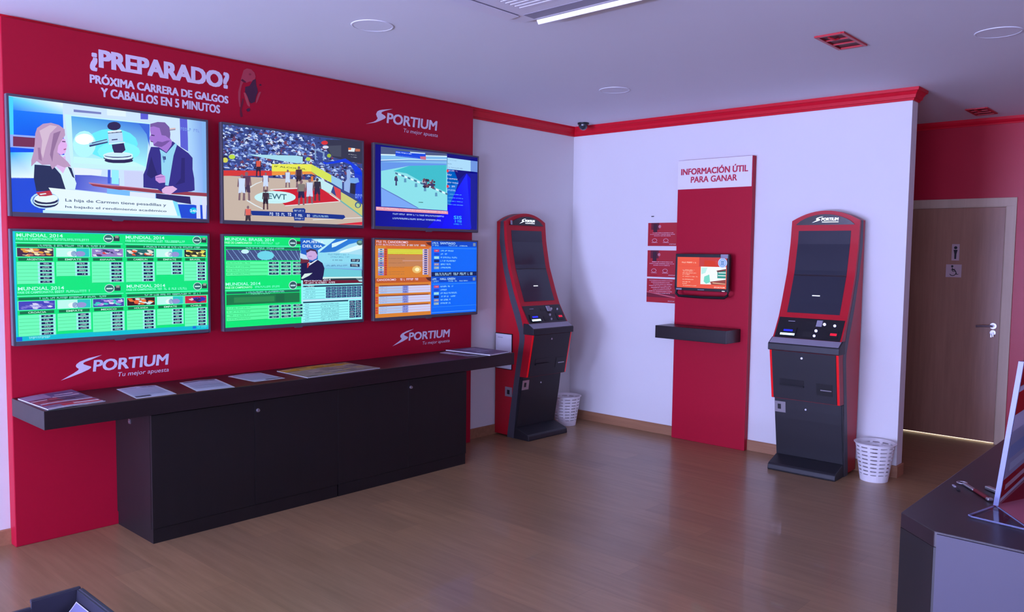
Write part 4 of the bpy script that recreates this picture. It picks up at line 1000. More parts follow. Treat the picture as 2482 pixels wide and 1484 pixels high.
g.tube([(-0.0005, 0.006+0.026*math.cos(a), -0.016+0.026*math.sin(a)) for a in [math.radians(t) for t in range(60, 331, 18)]], 0.003, 6)
g.build('pictogram', M['black'], s2)

# ------------------------------------------------------------------ big red panel with its graphics
PX0, PX1, PD, PT = -4.807, -1.433, -0.045, 2.757
pan = MB().box(PX0, PX1, PD, WA-0.001, 0, PT).build('display_panel', M['panel'], bevel=0.004)
tag(pan, 'wide red display panel with pale lettering, covering the left wall behind the screens', 'wall panel')
YL = PD-0.0012
UX, UZ = (1, 0, 0), (0, 0, 1)


def vinyl(name, s, x0, x1, z0, z1, strike=0.0, shear=0.0, spacing=1.0, label=None):
    o = text_on(MB(), s, (x0, YL, z0), UX, UZ, x1-x0, z1-z0, None, 0.0, shear, spacing, 0, strike).build(name, M['vinyl'], pan)
    if label:
        o['label'] = label
    return o


vinyl('headline', '¿PREPARADO?', -4.383, -3.565, 2.556, 2.680, 0.11, label='large bold pale headline')
vinyl('subtitle', 'PRÓXIMA CARRERA DE GALGOS', -4.385, -3.572, 2.490, 2.548, 0.09)
vinyl('subtitle', 'Y CABALLOS EN 5 MINUTOS', -4.328, -3.628, 2.423, 2.474, 0.09)


def brand_logo(sout, word, tagl):
    g = MB()
    cx = sum(p[0] for p in sout)/len(sout)
    g.add([(x, YL, z) for x, z in sout], [tuple(range(len(sout)))])
    text_on(g, 'PORTIUM', (word[0], YL, word[2]), UX, UZ, word[1]-word[0], word[3]-word[2], None, 0.0, 0.10, 0.98, 0, 0.09)
    text_on(g, 'Tu mejor apuesta', (tagl[0], YL, tagl[2]), UX, UZ, tagl[1]-tagl[0], tagl[3]-tagl[2], None, 0.0, 0.18)
    o = g.build('logo', M['vinyl'], pan)
    return o


SW = [(-4.569, 0.866), (-4.504, 0.899), (-4.480, 0.914), (-4.476, 0.921), (-4.488, 0.931), (-4.491, 0.939), (-4.487, 0.948), (-4.471, 0.960), (-4.424, 0.976), (-4.353, 0.988),
      (-4.409, 0.967), (-4.440, 0.958), (-4.453, 0.951), (-4.450, 0.944), (-4.430, 0.935), (-4.412, 0.928), (-4.412, 0.921), (-4.426, 0.912), (-4.462, 0.898), (-4.529, 0.877)]


def place_sw(x0, z0, x1, z1):
    return [(x0+(x+4.569)/0.216*(x1-x0), z0+(z-0.866)/0.122*(z1-z0)) for x, z in SW]


brand_logo(SW, (-4.403, -3.972, 0.897, 0.963), (-4.268, -3.974, 0.848, 0.880))['label'] = 'pale logo low on the left of the panel'
brand_logo(place_sw(-2.269, 0.873, -2.058, 0.991), (-2.110, -1.676, 0.903, 0.966), (-1.968, -1.680, 0.854, 0.886))['label'] = 'pale logo low on the right of the panel'
brand_logo([(-2.517, 2.496), (-2.449, 2.519), (-2.425, 2.532), (-2.410, 2.549), (-2.418, 2.562), (-2.425, 2.577), (-2.414, 2.598), (-2.395, 2.609), (-2.367, 2.617), (-2.27, 2.636),
            (-2.343, 2.612), (-2.372, 2.599), (-2.376, 2.589), (-2.342, 2.576), (-2.334, 2.566), (-2.345, 2.556), (-2.380, 2.538), (-2.43, 2.517)],
           (-2.328, -1.826, 2.526, 2.602), (-2.166, -1.822, 2.470, 2.506))['label'] = 'pale logo high on the right of the panel'
fig = {'pale': [(-3.473, 2.697), (-3.467, 2.714), (-3.444, 2.728), (-3.415, 2.728), (-3.392, 2.711), (-3.384, 2.686), (-3.393, 2.666), (-3.41, 2.653), (-3.428, 2.65), (-3.448, 2.639), (-3.468, 2.641), (-3.48, 2.619), (-3.489, 2.581), (-3.492, 2.529), (-3.49, 2.483), (-3.498, 2.482), (-3.506, 2.527), (-3.506, 2.573), (-3.494, 2.616), (-3.485, 2.659)], 'body': [(-3.457, 2.612), (-3.428, 2.622), (-3.404, 2.662), (-3.384, 2.673), (-3.381, 2.634), (-3.373, 2.614), (-3.37, 2.594), (-3.382, 2.566), (-3.391, 2.528), (-3.418, 2.514), (-3.429, 2.523), (-3.446, 2.562), (-3.46, 2.58)], 'arm': [(-3.469, 2.574), (-3.457, 2.576), (-3.44, 2.547), (-3.426, 2.502), (-3.429, 2.491), (-3.444, 2.5), (-3.458, 2.534)], 'arm2': [(-3.367, 2.584), (-3.358, 2.596), (-3.346, 2.598), (-3.358, 2.569), (-3.374, 2.53), (-3.385, 2.518), (-3.382, 2.545)], 'leg': [(-3.478, 2.536), (-3.469, 2.538), (-3.472, 2.506), (-3.484, 2.468), (-3.479, 2.443), (-3.476, 2.425), (-3.49, 2.418), (-3.496, 2.436), (-3.496, 2.467), (-3.487, 2.504)], 'paw': [(-3.453, 2.47), (-3.438, 2.482), (-3.424, 2.482), (-3.427, 2.466), (-3.441, 2.458)], 'eye': [(-3.488, 2.648), (-3.476, 2.658), (-3.451, 2.644), (-3.454, 2.638), (-3.474, 2.64)], 'hand': [(-3.361, 2.64), (-3.352, 2.647), (-3.343, 2.644), (-3.346, 2.636), (-3.358, 2.634)], 'face': [(-3.433, 2.696), (-3.424, 2.703), (-3.413, 2.699), (-3.416, 2.691), (-3.427, 2.687)]}
g = MB()
for i, (nm, col) in enumerate((('pale', (178, 62, 78)), ('face', (150, 40, 60)), ('arm', (186, 74, 84)), ('arm2', (178, 66, 80)), ('body', (72, 30, 58)), ('leg', (110, 26, 50)), ('paw', (70, 30, 56)), ('eye', (96, 24, 50)), ('hand', (80, 26, 52)))):
    p = fig[nm]
    g.add([(x, YL-0.0001*i, z) for x, z in p], [tuple(range(len(p)))], lin(col))
g.build('illustration', M['print'], pan)['label'] = 'printed dark figure beside the headline'


# ------------------------------------------------------------------ televisions
def picture(name, ops, x0, x1, z0, z1, ys, parent, seed=1, mat_=None):
    """flat lit picture: polygons in screen coordinates (u right, v down), drawn in layers"""
    rnd = random.Random(seed)
    g = MB()

    def pt(u, v, L):
        u, v = min(1, max(0, u)), min(1, max(0, v))
        return (x0+u*(x1-x0), ys-L*0.00008, z1-v*(z1-z0))
    for o in ops:
        if o[0] == 'Q':     # four-sided patch with a colour at each corner
            a = o[3]
            g.add([pt(a[2*i], a[2*i+1], o[1]) for i in range(4)], [(0, 1, 2, 3)], [lin(c) for c in o[2]])
            continue
        L, col = o[1], (lin(o[2]) if not isinstance(o[2], str) else o[2])
        if o[0] == 'P':
            a = o[3]
            n = len(a)//2
            g.add([pt(a[2*i], a[2*i+1], L) for i in range(n)], [tuple(range(n))], col)
        elif o[0] == 'R':
            u0, v0, u1, v1 = o[3]
            g.add([pt(u0, v0, L), pt(u1, v0, L), pt(u1, v1, L), pt(u0, v1, L)], [(3, 2, 1, 0)], col)
        elif o[0] == 'T':
            u0, v0, u1, v1 = o[3]
            a = pt(u0, v1, L)
            text_on(g, o[4], a, UX, UZ, (u1-u0)*(x1-x0), (v1-v0)*(z1-z0), col, 0.015)
        elif o[0] == 'G':   # too small to read: a run of little strokes
            u0, v0, u1, v1 = o[3]
            h = abs(v1-v0)
            v0, v1 = (v0, v1) if h < 0.05 else (v0+h*0.2, v1-h*0.2)
            h = abs(v1-v0)
            w = h*(z1-z0)/(x1-x0)*0.75
            u = u0
            while u < u1-w*0.5:
                if rnd.random() < 0.86:
                    k = rnd.randrange(4)
                    e = min(u+w*0.72, u1)
                    for (a0, b0, a1, b1) in (((u, v0, u+w*.22, v1), (u, v0, e, v0+h*.25), (e-w*.2, v0, e, v0+h*.6)),
                                             ((u, v0, u+w*.22, v1), (u, v1-h*.22, e, v1)),
                                             ((u+w*.25, v0, u+w*.5, v1), (u, v0, e, v0+h*.22)),
                                             ((u, v0, e, v0+h*.24), (u, v1-h*.24, e, v1), (u, v0, u+w*.2, v1), (e-w*.2, v0, e, v1)))[k]:
                        g.add([pt(a0, b0, L), pt(a1, b0, L), pt(a1, b1, L), pt(a0, b1, L)], [(3, 2, 1, 0)], col)
                u += w
        elif o[0] == 'X':   # spectators in the stands
            for i in range(1500):
                u, v = rnd.random(), rnd.random()*0.50
                if u > 0.62 and v < 0.30 and rnd.random() < 0.75:
                    continue
                w, h = 0.006+rnd.random()*0.013, 0.006+rnd.random()*0.014
                c = rnd.choice([(150, 178, 236), (186, 208, 246), (110, 140, 215), (90, 110, 190), (34, 36, 78), (52, 46, 92), (120, 64, 88), (210, 224, 250), (70, 84, 160)])
                L2 = L+0.15*(i % 6)
                q = [(u-w, v+h*.7), (u-w*.5, v-h*.3), (u, v-h), (u+w*.6, v-h*.2), (u+w, v+h*.7)]
                q = [(min(1, max(0, a)), min(1, max(0, b_))) for a, b_ in q]
                g.add([pt(a, b_, L2) for a, b_ in q], [tuple(range(5))], lin(c))
    return g.build(name, mat_ or M['screen'], parent)


def television(x0, x1, z0, z1, ops, label, seed):
    cx = (x0+x1)/2
    t = thing('television', label, 'television', (cx, -0.10, z0), 0, 'wall televisions on the red panel')
    a0, a1 = x0-cx, x1-cx
    h = z1-z0
    f = MB()
    f.box(a0, a0+0.012, -0.002, 0.03, 0, h)
    f.box(a1-0.012, a1, -0.002, 0.03, 0, h)
    f.box(a0+0.012, a1-0.012, -0.002, 0.03, h-0.012, h)
    f.box(a0+0.012, a1-0.012, -0.002, 0.03, 0, 0.022)
    f.build('bezel', M['tvframe'], t, bevel=0.0015)
    MB().box(a0+0.012, a1-0.012, 0.0045, 0.03, 0.022, h-0.012).box(a0+0.02, a1-0.02, 0.03, 0.050, 0.03, h-0.03).build('back_shell', M['tvback'], t)
    MB().prism([(-0.035, 0.004), (0.035, 0.004), (0.024, -0.008), (-0.024, -0.008)], 1, -0.003, 0.012).build('sensor_tab', M['tvframe'], t)
    MB().box(-0.2, 0.2, 0.050, 0.0545, 0.12, h-0.12).build('wall_bracket', M['tvback'], t)
    picture('screen_picture', ops, a0+0.012, a1-0.012, 0.022, h-0.012, 0.0035, t, seed)
    return t


def rr(L, c, u0, v0, u1, v1):
    return ['R', L, c, [u0, v0, u1, v1]]


def tx(L, c, u0, v0, u1, v1, s):
    return ['T', L, c, [u0, v0, u1, v1], s]


def gl(L, c, u0, v0, u1, v1):
    return ['G', L, c, [u0, v0, u1, v1]]


GREEN, PALE, BAND, LINE, NAVY = (0, 232, 128), (110, 255, 190), (14, 112, 72), (120, 255, 215), (18, 36, 88)


def odds_board():
    o = [rr(0, GREEN, 0, 0, 1, 1), rr(1, (30, 200, 230), 0, 0, 0.012, 1), rr(1, (40, 190, 220), 0, 0, 1, 0.008)]
    rnd = random.Random(8)
    cols = ((0.018, 0.182), (0.196, 0.352), (0.366, 0.523), (0.540, 0.690), (0.704, 0.850), (0.862, 0.990))
    names = (('ARGENTINA', 'EMPATE', 'ESPAÑA', 'CAMERUN', 'EMPATE', 'BRASIL'), ('CROACIA', 'EMPATE', 'MEXICO', 'HOLANDA', 'EMPATE', 'CHILE'))
    rows = ((6, 4, 6, 6, 4, 6), (6, 5, 6, 6, 5, 6))
    pal = (((70, 40, 70), (230, 160, 60), (200, 120, 110), (245, 230, 180)), ((190, 250, 240), (90, 140, 200), (40, 200, 200), (240, 255, 250)), ((150, 130, 200), (220, 220, 240), (220, 60, 70), (70, 60, 120)),
           ((40, 110, 110), (240, 90, 50), (230, 230, 220), (30, 60, 70)), ((190, 250, 240), (90, 140, 200), (40, 200, 200), (240, 255, 250)), ((30, 40, 40), (230, 220, 90), (250, 240, 150), (90, 80, 40)),
           ((70, 70, 190), (180, 180, 240), (120, 110, 210), (220, 220, 250)), ((190, 250, 240), (90, 140, 200), (40, 200, 200), (240, 255, 250)), ((70, 70, 170), (180, 140, 230), (60, 210, 200), (230, 230, 250)),
           ((60, 20, 20), (240, 120, 60), (230, 90, 50), (210, 240, 240)), ((190, 250, 240), (90, 140, 200), (40, 200, 200), (240, 255, 250)), ((200, 40, 70), (40, 40, 190), (230, 200, 210), (60, 30, 90)))
    for s, v0 in ((0, 0.0), (1, 0.487)):
        for hx in (0, 1):
            u0 = 0.012+hx*0.522
            o += [tx(2, (190, 255, 240), u0+0.005, v0+0.018, u0+0.215, v0+0.050, 'MUNDIAL 2014'), tx(2, (150, 255, 225), u0+0.004, v0+0.058, u0+0.165, v0+0.082, 'FASE DE CAMPEONATO,'), gl(2, (150, 255, 225), u0+0.172, v0+0.058, u0+0.34, v0+0.080)]
            o += [rr(2, (30, 150, 80), u0, v0+0.087, u0+0.30, v0+0.092), rr(2, LINE, u0, v0+0.098, u0+0.51, v0+0.104)]
            e = u0+(0.46 if hx == 0 else 0.425)
            o.append(['P', 3, (190, 240, 230), [c for i in range(14) for c in (e-0.022+0.026*math.cos(i*PI/7), v0+0.05+0.042*math.sin(i*PI/7))]])
            o.append(['P', 4, (50, 110, 110), [c for i in range(14) for c in (e-0.022+0.022*math.cos(i*PI/7), v0+0.05+0.036*math.sin(i*PI/7))]])
            o += [rr(5, (200, 240, 235), e-0.038, v0+0.045, e-0.006, v0+0.058), rr(5, (40, 60, 70), e+0.004, v0+0.03, e+0.035, v0+0.075), rr(6, (150, 160, 150), e+0.012, v0+0.02, e+0.03, v0+0.045)]
            o += [rr(2, BAND, u0+0.006, v0+0.114, u0+0.500, v0+0.140), gl(3, (150, 240, 220), u0+0.10, v0+0.118, u0+0.42, v0+0.136)]
        for i, (a, b_) in enumerate(cols):
            p = pal[s*6+i]
            o += [rr(2, LINE, a-0.004, v0+0.146, b_+0.004, v0+0.232), rr(3, p[0], a, v0+0.150, b_, v0+0.228)]
            for k in range(26):
                u, v = a+rnd.random()*(b_-a-0.03), v0+0.152+rnd.random()*0.055
                if i in (1, 4):
                    break
                o.append(['P', 4+k*0.1, rnd.choice(p), [u, v, u+0.016, v-0.0, u+0.030, v+0.010, u+0.020, v+0.020, u+0.004, v+0.016]])
            if i in (1, 4):
                o.append(rr(4, p[2], a+0.6*(b_-a), v0+0.150, b_, v0+0.228))
                for cx_, rx_, cc in ((0.45, 0.14, (235, 250, 250)), (0.52, 0.09, p[1]), (0.72, 0.16, (150, 150, 215))):
                    o.append(['P', 5, cc, [c for q in range(12) for c in (a+(b_-a)*(cx_+rx_*math.cos(q*PI/6)), v0+0.200+0.026*math.sin(q*PI/6))]])
            o += [rr(3, BAND, a+0.004, v0+0.240, b_-0.004, v0+0.268), tx(4, (190, 255, 225), a+(b_-a)*0.25, v0+0.245, a+(b_-a)*0.75, v0+0.263, names[s][i])]
            for r in range(rows[s][i]):
                v = v0+0.278+r*(0.0335 if s == 0 else 0.0325)
                o += [rr(2, PALE, a-0.003, v-0.002, b_+0.003, v+0.0335), rr(3, (60, 190, 120), a, v+0.031, a+(b_-a)*0.55, v+0.0335), rr(3, (160, 235, 240), a+(b_-a)*0.55, v+0.001, b_, v+0.028), rr(4, NAVY, a+(b_-a)*0.61, v+0.005, b_-(b_-a)*0.06, v+0.026),
                      gl(5, (215, 245, 250), a+(b_-a)*0.68, v+0.010, b_-(b_-a)*0.13, v+0.021)]
    o += [rr(2, (0, 190, 215), 0, 0.955, 1, 1), rr(3, (20, 90, 220), 0.004, 0.960, 0.03, 0.998), gl(3, (160, 240, 245), 0.06, 0.965, 0.16, 0.985), rr(3, (30, 110, 220), 0.905, 0.958, 0.925, 0.985), gl(3, (80, 230, 235), 0.935, 0.964, 0.995, 0.982)]
    return o


def mixed_board(extra):
    o = [rr(0, (0, 232, 120), 0, 0, 1, 1)] + extra
    for s, v0, tl in ((0, 0.0, 'MUNDIAL BRASIL 2014'), (1, 0.492, 'MUNDIAL 2014')):
        o += [tx(2, (170, 255, 235), 0.008, v0+0.014, 0.33 if s == 0 else 0.235, v0+0.048, tl), tx(2, (190, 255, 225), 0.006, v0+0.058, 0.18, v0+0.082, 'FASE DE CAMPEONATO'), gl(2, (120, 250, 210), 0.19, v0+0.058, 0.37, v0+0.080), rr(2, (110, 255, 225), 0, v0+0.098, 0.525, v0+0.104)]
        o.append(['P', 3, (190, 230, 230), [c for i in range(14) for c in (0.462+0.030*math.cos(i*PI/7), v0+0.06+0.05*math.sin(i*PI/7))]])
        o.append(['P', 4, (50, 90, 100), [c for i in range(14) for c in (0.462+0.025*math.cos(i*PI/7), v0+0.06+0.042*math.sin(i*PI/7))]])
        o += [rr(5, (190, 225, 235), 0.444, v0+0.055, 0.48, v0+0.072), rr(5, (60, 50, 60), 0.49, v0+0.04, 0.52, v0+0.075), rr(2, (28, 110, 90), 0.012, v0+0.114, 0.51, v0+0.140), gl(3, (140, 240, 225), 0.14, v0+0.118, 0.40, v0+0.136)]
        v1 = v0+0.275+(0.005 if s else 0)
        for r in range(4):
            v = v1+r*0.040
            o += [rr(2, (90, 255, 165), 0.012, v, 0.29, v+0.036), rr(3, (30, 170, 90), 0.012, v+0.0355, 0.28, v+0.039), gl(3, (40, 190, 110), 0.02, v+0.010, 0.17, v+0.024)]
            for c in range(3):
                u = 0.288+c*0.085
                o += [rr(2, (150, 245, 225), u, v+0.001, u+0.078, v+0.037), rr(3, (28, 70, 96), u+0.006, v+0.006, u+0.072, v+0.030), gl(4, (220, 250, 245), u+0.025, v+0.011, u+0.055, v+0.024)]
    # goal net picture
    o += [rr(2, (44, 40, 100), 0.012, 0.146, 0.515, 0.262)]
    for i in range(15):
        u = 0.015+i*0.036
        o.append(['P', 3, (150, 190, 235), [u, 0.146, u+0.003, 0.146, min(0.515, u+0.05+0.003*(i % 3)), 0.262, min(0.512, u+0.046+0.003*(i % 3)), 0.262]])
        o.append(['P', 3.3, (120, 160, 220), [0.012, 0.150+i*0.0075, 0.515, 0.158+i*0.0070, 0.515, 0.1595+i*0.0070, 0.012, 0.1515+i*0.0075]])
    o.append(['P', 5, (110, 215, 235), [c for i in range(16) for c in (0.272+0.058*math.cos(i*PI/8), 0.208+0.052*math.sin(i*PI/8))]])
    o.append(['P', 4, (200, 245, 255), [c for i in range(12) for c in (0.135+0.026*math.cos(i*PI/6), 0.165+0.024*math.sin(i*PI/6))]])
    # empty green field picture
    o += [rr(2, (24, 120, 70), 0.012, 0.640, 0.51, 0.752), rr(3, (44, 138, 78), 0.06, 0.67, 0.33, 0.73), rr(3.5, (20, 104, 64), 0.34, 0.65, 0.40, 0.74), gl(4, (120, 235, 200), 0.17, 0.632, 0.30, 0.645)]
    # right hand tables
    o += [rr(1, (150, 245, 250), 0.522, 0.465, 1, 1), rr(2, (108, 22, 46), 0.535, 0.470, 1, 0.545), tx(3, (225, 230, 250), 0.545, 0.482, 0.745, 0.512, 'MUNDIAL 2014'), gl(3, (235, 225, 245), 0.545, 0.520, 0.79, 0.540)]
    o.append(['P', 3, (180, 225, 235), [0.935, 0.470, 1, 0.470, 1, 0.530, 0.975, 0.526]])
    o += [rr(2, (24, 50, 84), 0.535, 0.562, 1, 0.580), gl(3, (220, 240, 250), 0.54, 0.564, 0.62, 0.578), rr(2, (200, 225, 250), 0.525, 0.728, 1, 0.746), rr(2, (24, 50, 84), 0.535, 0.752, 0.885, 0.768)]
    for r in range(4):
        v = 0.585+r*0.034
        o += [rr(2, (60, 130, 170), 0.535, v+0.031, 0.70, v+0.034), gl(2, (60, 130, 160), 0.55, v+0.01, 0.63, v+0.022)]
        for c in range(7):
            o += [rr(2, (38, 64, 118), 0.708+c*0.041, v, 0.746+c*0.041, v+0.031), gl(3, (150, 190, 225), 0.714+c*0.041, v+0.010, 0.738+c*0.041, v+0.022)]
    for r in range(7):
        v = 0.774+r*0.031
        o += [rr(2, (50, 120, 160), 0.535, v+0.028, 0.885, v+0.031), gl(2, (60, 120, 150), 0.55, v+0.008, 0.58, v+0.02), gl(2, (50, 110, 150), 0.67, v+0.008, 0.81, v+0.02)]
        for c in range(2):
            o += [rr(2, (30, 50, 100), 0.895+c*0.050, v-0.012, 0.940+c*0.050, v+0.016), gl(3, (200, 225, 245), 0.903+c*0.050, v-0.003, 0.932+c*0.050, v+0.009)]
    return o


def lottery_board():
    OR, BL = (218, 130, 44), (0, 104, 250)
    o = [rr(0, OR, 0, 0, 0.525, 1), rr(0, BL, 0.525, 0, 1, 1), rr(1, (190, 88, 40), 0, 0, 0.525, 0.075), rr(1, (190, 88, 40), 0, 0.49, 0.525, 0.555), rr(1, (220, 90, 40), 0.1, 0.085, 0.51, 0.098),
         gl(2, (235, 210, 235), 0.015, 0.012, 0.11, 0.040), tx(2, (245, 215, 240), 0.115, 0.010, 0.30, 0.042, 'CANODROMO'), gl(2, (235, 205, 235), 0.015, 0.052, 0.28, 0.072), gl(2, (225, 225, 245), 0.29, 0.052, 0.47, 0.072),
         tx(2, (240, 215, 245), 0.02, 0.500, 0.19, 0.528, 'CANODROMO'), gl(2, (240, 215, 245), 0.205, 0.500, 0.40, 0.528)]
    o += [['P', 2, (90, 40, 40), [0.47, 0.02, 0.525, 0.015, 0.525, 0.07, 0.49, 0.05]], ['P', 2, (90, 40, 40), [0.47, 0.495, 0.525, 0.49, 0.525, 0.55, 0.49, 0.53]],
          rr(1, (196, 130, 84), 0.12, 0.19, 0.45, 0.345), rr(1.5, (205, 150, 130), 0.25, 0.26, 0.45, 0.275), rr(1, (190, 140, 140), 0.50, 0.09, 0.525, 0.48)]
    for r in range(3):
        o.append(rr(2, (214, 226, 66), 0.115, 0.118+r*0.022, 0.44, 0.136+r*0.022))
    for r in range(12):
        v = 0.112+r*0.029
        o += [rr(2, ((190, 215, 225), (170, 190, 240), (120, 150, 230), (150, 120, 220))[r % 4], 0.030, v, 0.080, v+0.024), rr(3, ((60, 70, 130), (40, 150, 170))[r % 2], 0.045, v+0.006, 0.066, v+0.018), rr(2, (190, 60, 50), 0.085, v, 0.108, v+0.024), rr(2, (210, 200, 240), 0.44, v, 0.495, v+0.024), rr(3, (50, 50, 130), 0.455, v+0.004, 0.485, v+0.020)]
        if r in (2, 4, 6, 8, 10, 11):
            o.append(gl(2, (150, 100, 70), 0.12, v+0.006, 0.27, v+0.016))
    o.append(['P', 3, (235, 190, 110), [c for i in range(14) for c in (0.385+0.045*math.cos(i*PI/7), 0.385+0.050*math.sin(i*PI/7))]])
    o.append(['P', 4, (255, 245, 190), [c for i in range(14) for c in (0.388+0.022*math.cos(i*PI/7), 0.385+0.026*math.sin(i*PI/7))]])
    for b in range(3):
        v = 0.585+b*0.130
        o += [rr(2, (130, 60, 50), 0.04, v, 0.5, v+0.012), gl(3, (60, 30, 50), 0.05, v, 0.11, v+0.01), gl(3, (60, 30, 50), 0.33, v, 0.38, v+0.01)]
        for r in range(3):
            o += [rr(2, (176, 198, 240), 0.035, v+0.014+r*0.032, 0.25, v+0.043+r*0.032), rr(2, (206, 208, 250), 0.305, v+0.014+r*0.032, 0.518, v+0.043+r*0.032), rr(2, (140, 150, 225), 0.25, v+0.012+r*0.032, 0.305, v+0.044+r*0.032), gl(3, (40, 50, 120), 0.258, v+0.020+r*0.032, 0.298, v+0.038+r*0.032), rr(2, (205, 60, 50), 0.008, v+0.016+r*0.032, 0.028, v+0.040+r*0.032), gl(3, (130, 150, 200), 0.045, v+0.022+r*0.032, 0.11, v+0.034+r*0.032)]
    for v0, n1 in ((0.0, 'SANTIAGO'), (0.492, 'HALL GREEN')):
        o += [rr(1, (0, 70, 200), 0.530, v0+0.0, 1, v0+0.072), gl(2, (170, 220, 255), 0.535, v0+0.014, 0.60, v0+0.040), tx(2, (190, 230, 255), 0.615, v0+0.012, 0.77, v0+0.042, n1), gl(2, (150, 215, 255), 0.535, v0+0.050, 0.60, v0+0.068), gl(2, (150, 215, 255), 0.70, v0+0.052, 0.79, v0+0.068), gl(2, (170, 220, 255), 0.815, v0+0.052, 0.91, v0+0.068), rr(2, (120, 140, 170), 0.960, v0+0.015, 0.988, v0+0.06), rr(1, (70, 160, 255), 0.54, v0+0.095, 0.995, v0+0.100)]
        for r, (w, c) in enumerate(((0.13, (200, 60, 110)), (0.06, (20, 70, 220)), (0.17, (150, 220, 225)), (0.15, (20, 30, 90)), (0.10, (150, 130, 170)), (0.10, (140, 170, 190)))):
            v = v0+0.115+r*0.0465
            o += [rr(2, c, 0.553, v, 0.603, v+0.034), gl(3, (210, 230, 240) if r not in (1, 3) else (30, 60, 150), 0.562, v+0.010, 0.594, v+0.022), gl(2, (150, 225, 255), 0.62, v+0.006, 0.625+w, v+0.026)]
    o += [rr(3, (8, 30, 90), 0.527, 0.422, 1, 0.485), gl(4, (180, 220, 250), 0.565, 0.436, 0.735, 0.470), gl(4, (180, 220, 250), 0.75, 0.436, 0.955, 0.470), rr(2, (110, 180, 255), 0.53, 0.975, 0.99, 0.980), rr(1, (60, 150, 255), 0.54, 0.90, 0.995, 0.904)]
    return o


COLS = ((-4.808, -3.735), (-3.652, -2.575), (-2.487, -1.420))
television(*COLS[0], 1.747, 2.365, PICS[1], 'wall television in the top row showing two presenters and a gavel', 1)
television(*COLS[1], 1.747, 2.365, PICS[2], 'wall television showing a basketball game', 2)
television(*COLS[2], 1.747, 2.365, PICS[3], 'wall television showing a race track with blue side panels', 3)
television(*COLS[0], 1.078, 1.682, odds_board(), 'wall television showing a full green betting table in six columns', 4)
television(*COLS[1], 1.078, 1.682, mixed_board(PICS[5]), 'wall television showing a green table beside a man in a dark suit', 5)
television(*COLS[2], 1.078, 1.682, lottery_board(), 'wall television showing an orange list beside a blue list', 6)

# ------------------------------------------------------------------ long shelf and the two cabinets under it
sh = MB().box(-4.807, -1.433, -0.529, -0.046, 0.706, 0.799).build('wall_shelf', M['wenge'], bevel=0.002)
tag(sh, 'long thick dark wood shelf running along the red panel', 'shelf')
for nm, x0, x1, lab in (('a', -4.2865, -3.091, 'dark cabinet under the left half of the long shelf'), ('b', -3.091, -1.938, 'dark cabinet under the right half of the long shelf')):
    cx = (x0+x1)/2
    t = thing('cabinet', lab, 'cabinet', (cx, -0.28, 0), 0, 'dark cabinets under the shelf')
    a0, a1 = x0-cx, x1-cx
    MB().box(a0, a1, -0.212, 0.233, 0.078, 0.7055).build('carcass', M['wengev'], t)
    MB().box(a0+0.004, a1-0.004, -0.226, 0.23, 0, 0.078).build('plinth', M['wengev'], t)
    seam = (-3.679 if nm == 'a' else -2.503)-cx
    for k, (d0, d1) in enumerate(((a0+0.001, seam-0.001), (seam+0.001, a1-0.001))):
        dr = MB().box(d0, d1, -0.230, -0.2125, 0.080, 0.700).build('door', M['wengev'], t, bevel=0.001)
        if k == 1:
            lk = MB().cyl((d0+0.020, -0.230, 0.644), 0.011, -0.004, 1).cyl((d0+0.020, -0.234, 0.644), 0.0085, -0.008, 1)
            lk.build('lock', M['silver'], dr, smooth=True)['label'] = 'small chrome door lock'
    if nm == 'a':
        b = MB().box(a0-0.004, a0, 0.026, 0.050, 0.617, 0.642)
        b.cyl((a0-0.004, 0.038, 0.630), 0.006, -0.004, 0)
        b.build('side_lock', M['silver'], t)

# ------------------------------------------------------------------ papers on the shelf
ZS = 0.799


def sheet(name, corners, height, thick, prints, base=(226, 224, 234), n=10, z0=ZS+0.0004, material=None):
    """corners: back-left, back-right, front-right, front-left; height(u,v) lift; prints: colour rectangles"""
    bl, br, fr, fl = [Vector(c) for c in corners]

    def pos(u, v, dz=0.0):
        p = (bl*(1-u)+br*u)*(1-v)+(fl*(1-u)+fr*u)*v
        return (p.x, p.y, z0+height(u, v)+dz)
    g = MB()
    vs = [pos(i/n, j/n, 0) for j in range(n+1) for i in range(n+1)]+[pos(i/n, j/n, thick) for j in range(n+1) for i in range(n+1)]
    q = (n+1)*(n+1)
    fs = []
    for j in range(n):
        for i in range(n):
            a, b, c, d = j*(n+1)+i, j*(n+1)+i+1, (j+1)*(n+1)+i+1, (j+1)*(n+1)+i
            fs += [(a, b, c, d), (q+a, q+d, q+c, q+b)]
    for i in range(n):
        fs += [(i, q+i, q+i+1, i+1), (n*(n+1)+i, n*(n+1)+i+1, q+n*(n+1)+i+1, q+n*(n+1)+i),
               (i*(n+1), (i+1)*(n+1), q+(i+1)*(n+1), q+i*(n+1)), (i*(n+1)+n, q+i*(n+1)+n, q+(i+1)*(n+1)+n, (i+1)*(n+1)+n)]
    g.add(vs, fs)
    t = g.build(name, material or M['paper'])
    p = MB()
    for k, (col, u0, v0, u1, v1) in enumerate(prints):
        m = 6
        dz = thick+0.0003+k*0.00004
        for a in range(m):
            for b in range(m):
                ua, ub = u0+(u1-u0)*a/m, u0+(u1-u0)*(a+1)/m
                va, vb = v0+(v1-v0)*b/m, v0+(v1-v0)*(b+1)/m
                p.add([pos(ua, va, dz), pos(ua, vb, dz), pos(ub, vb, dz), pos(ub, va, dz)], [(0, 1, 2, 3)], lin(col))
    p.build('print', M['print'], t)
    return t


rnd = random.Random(3)


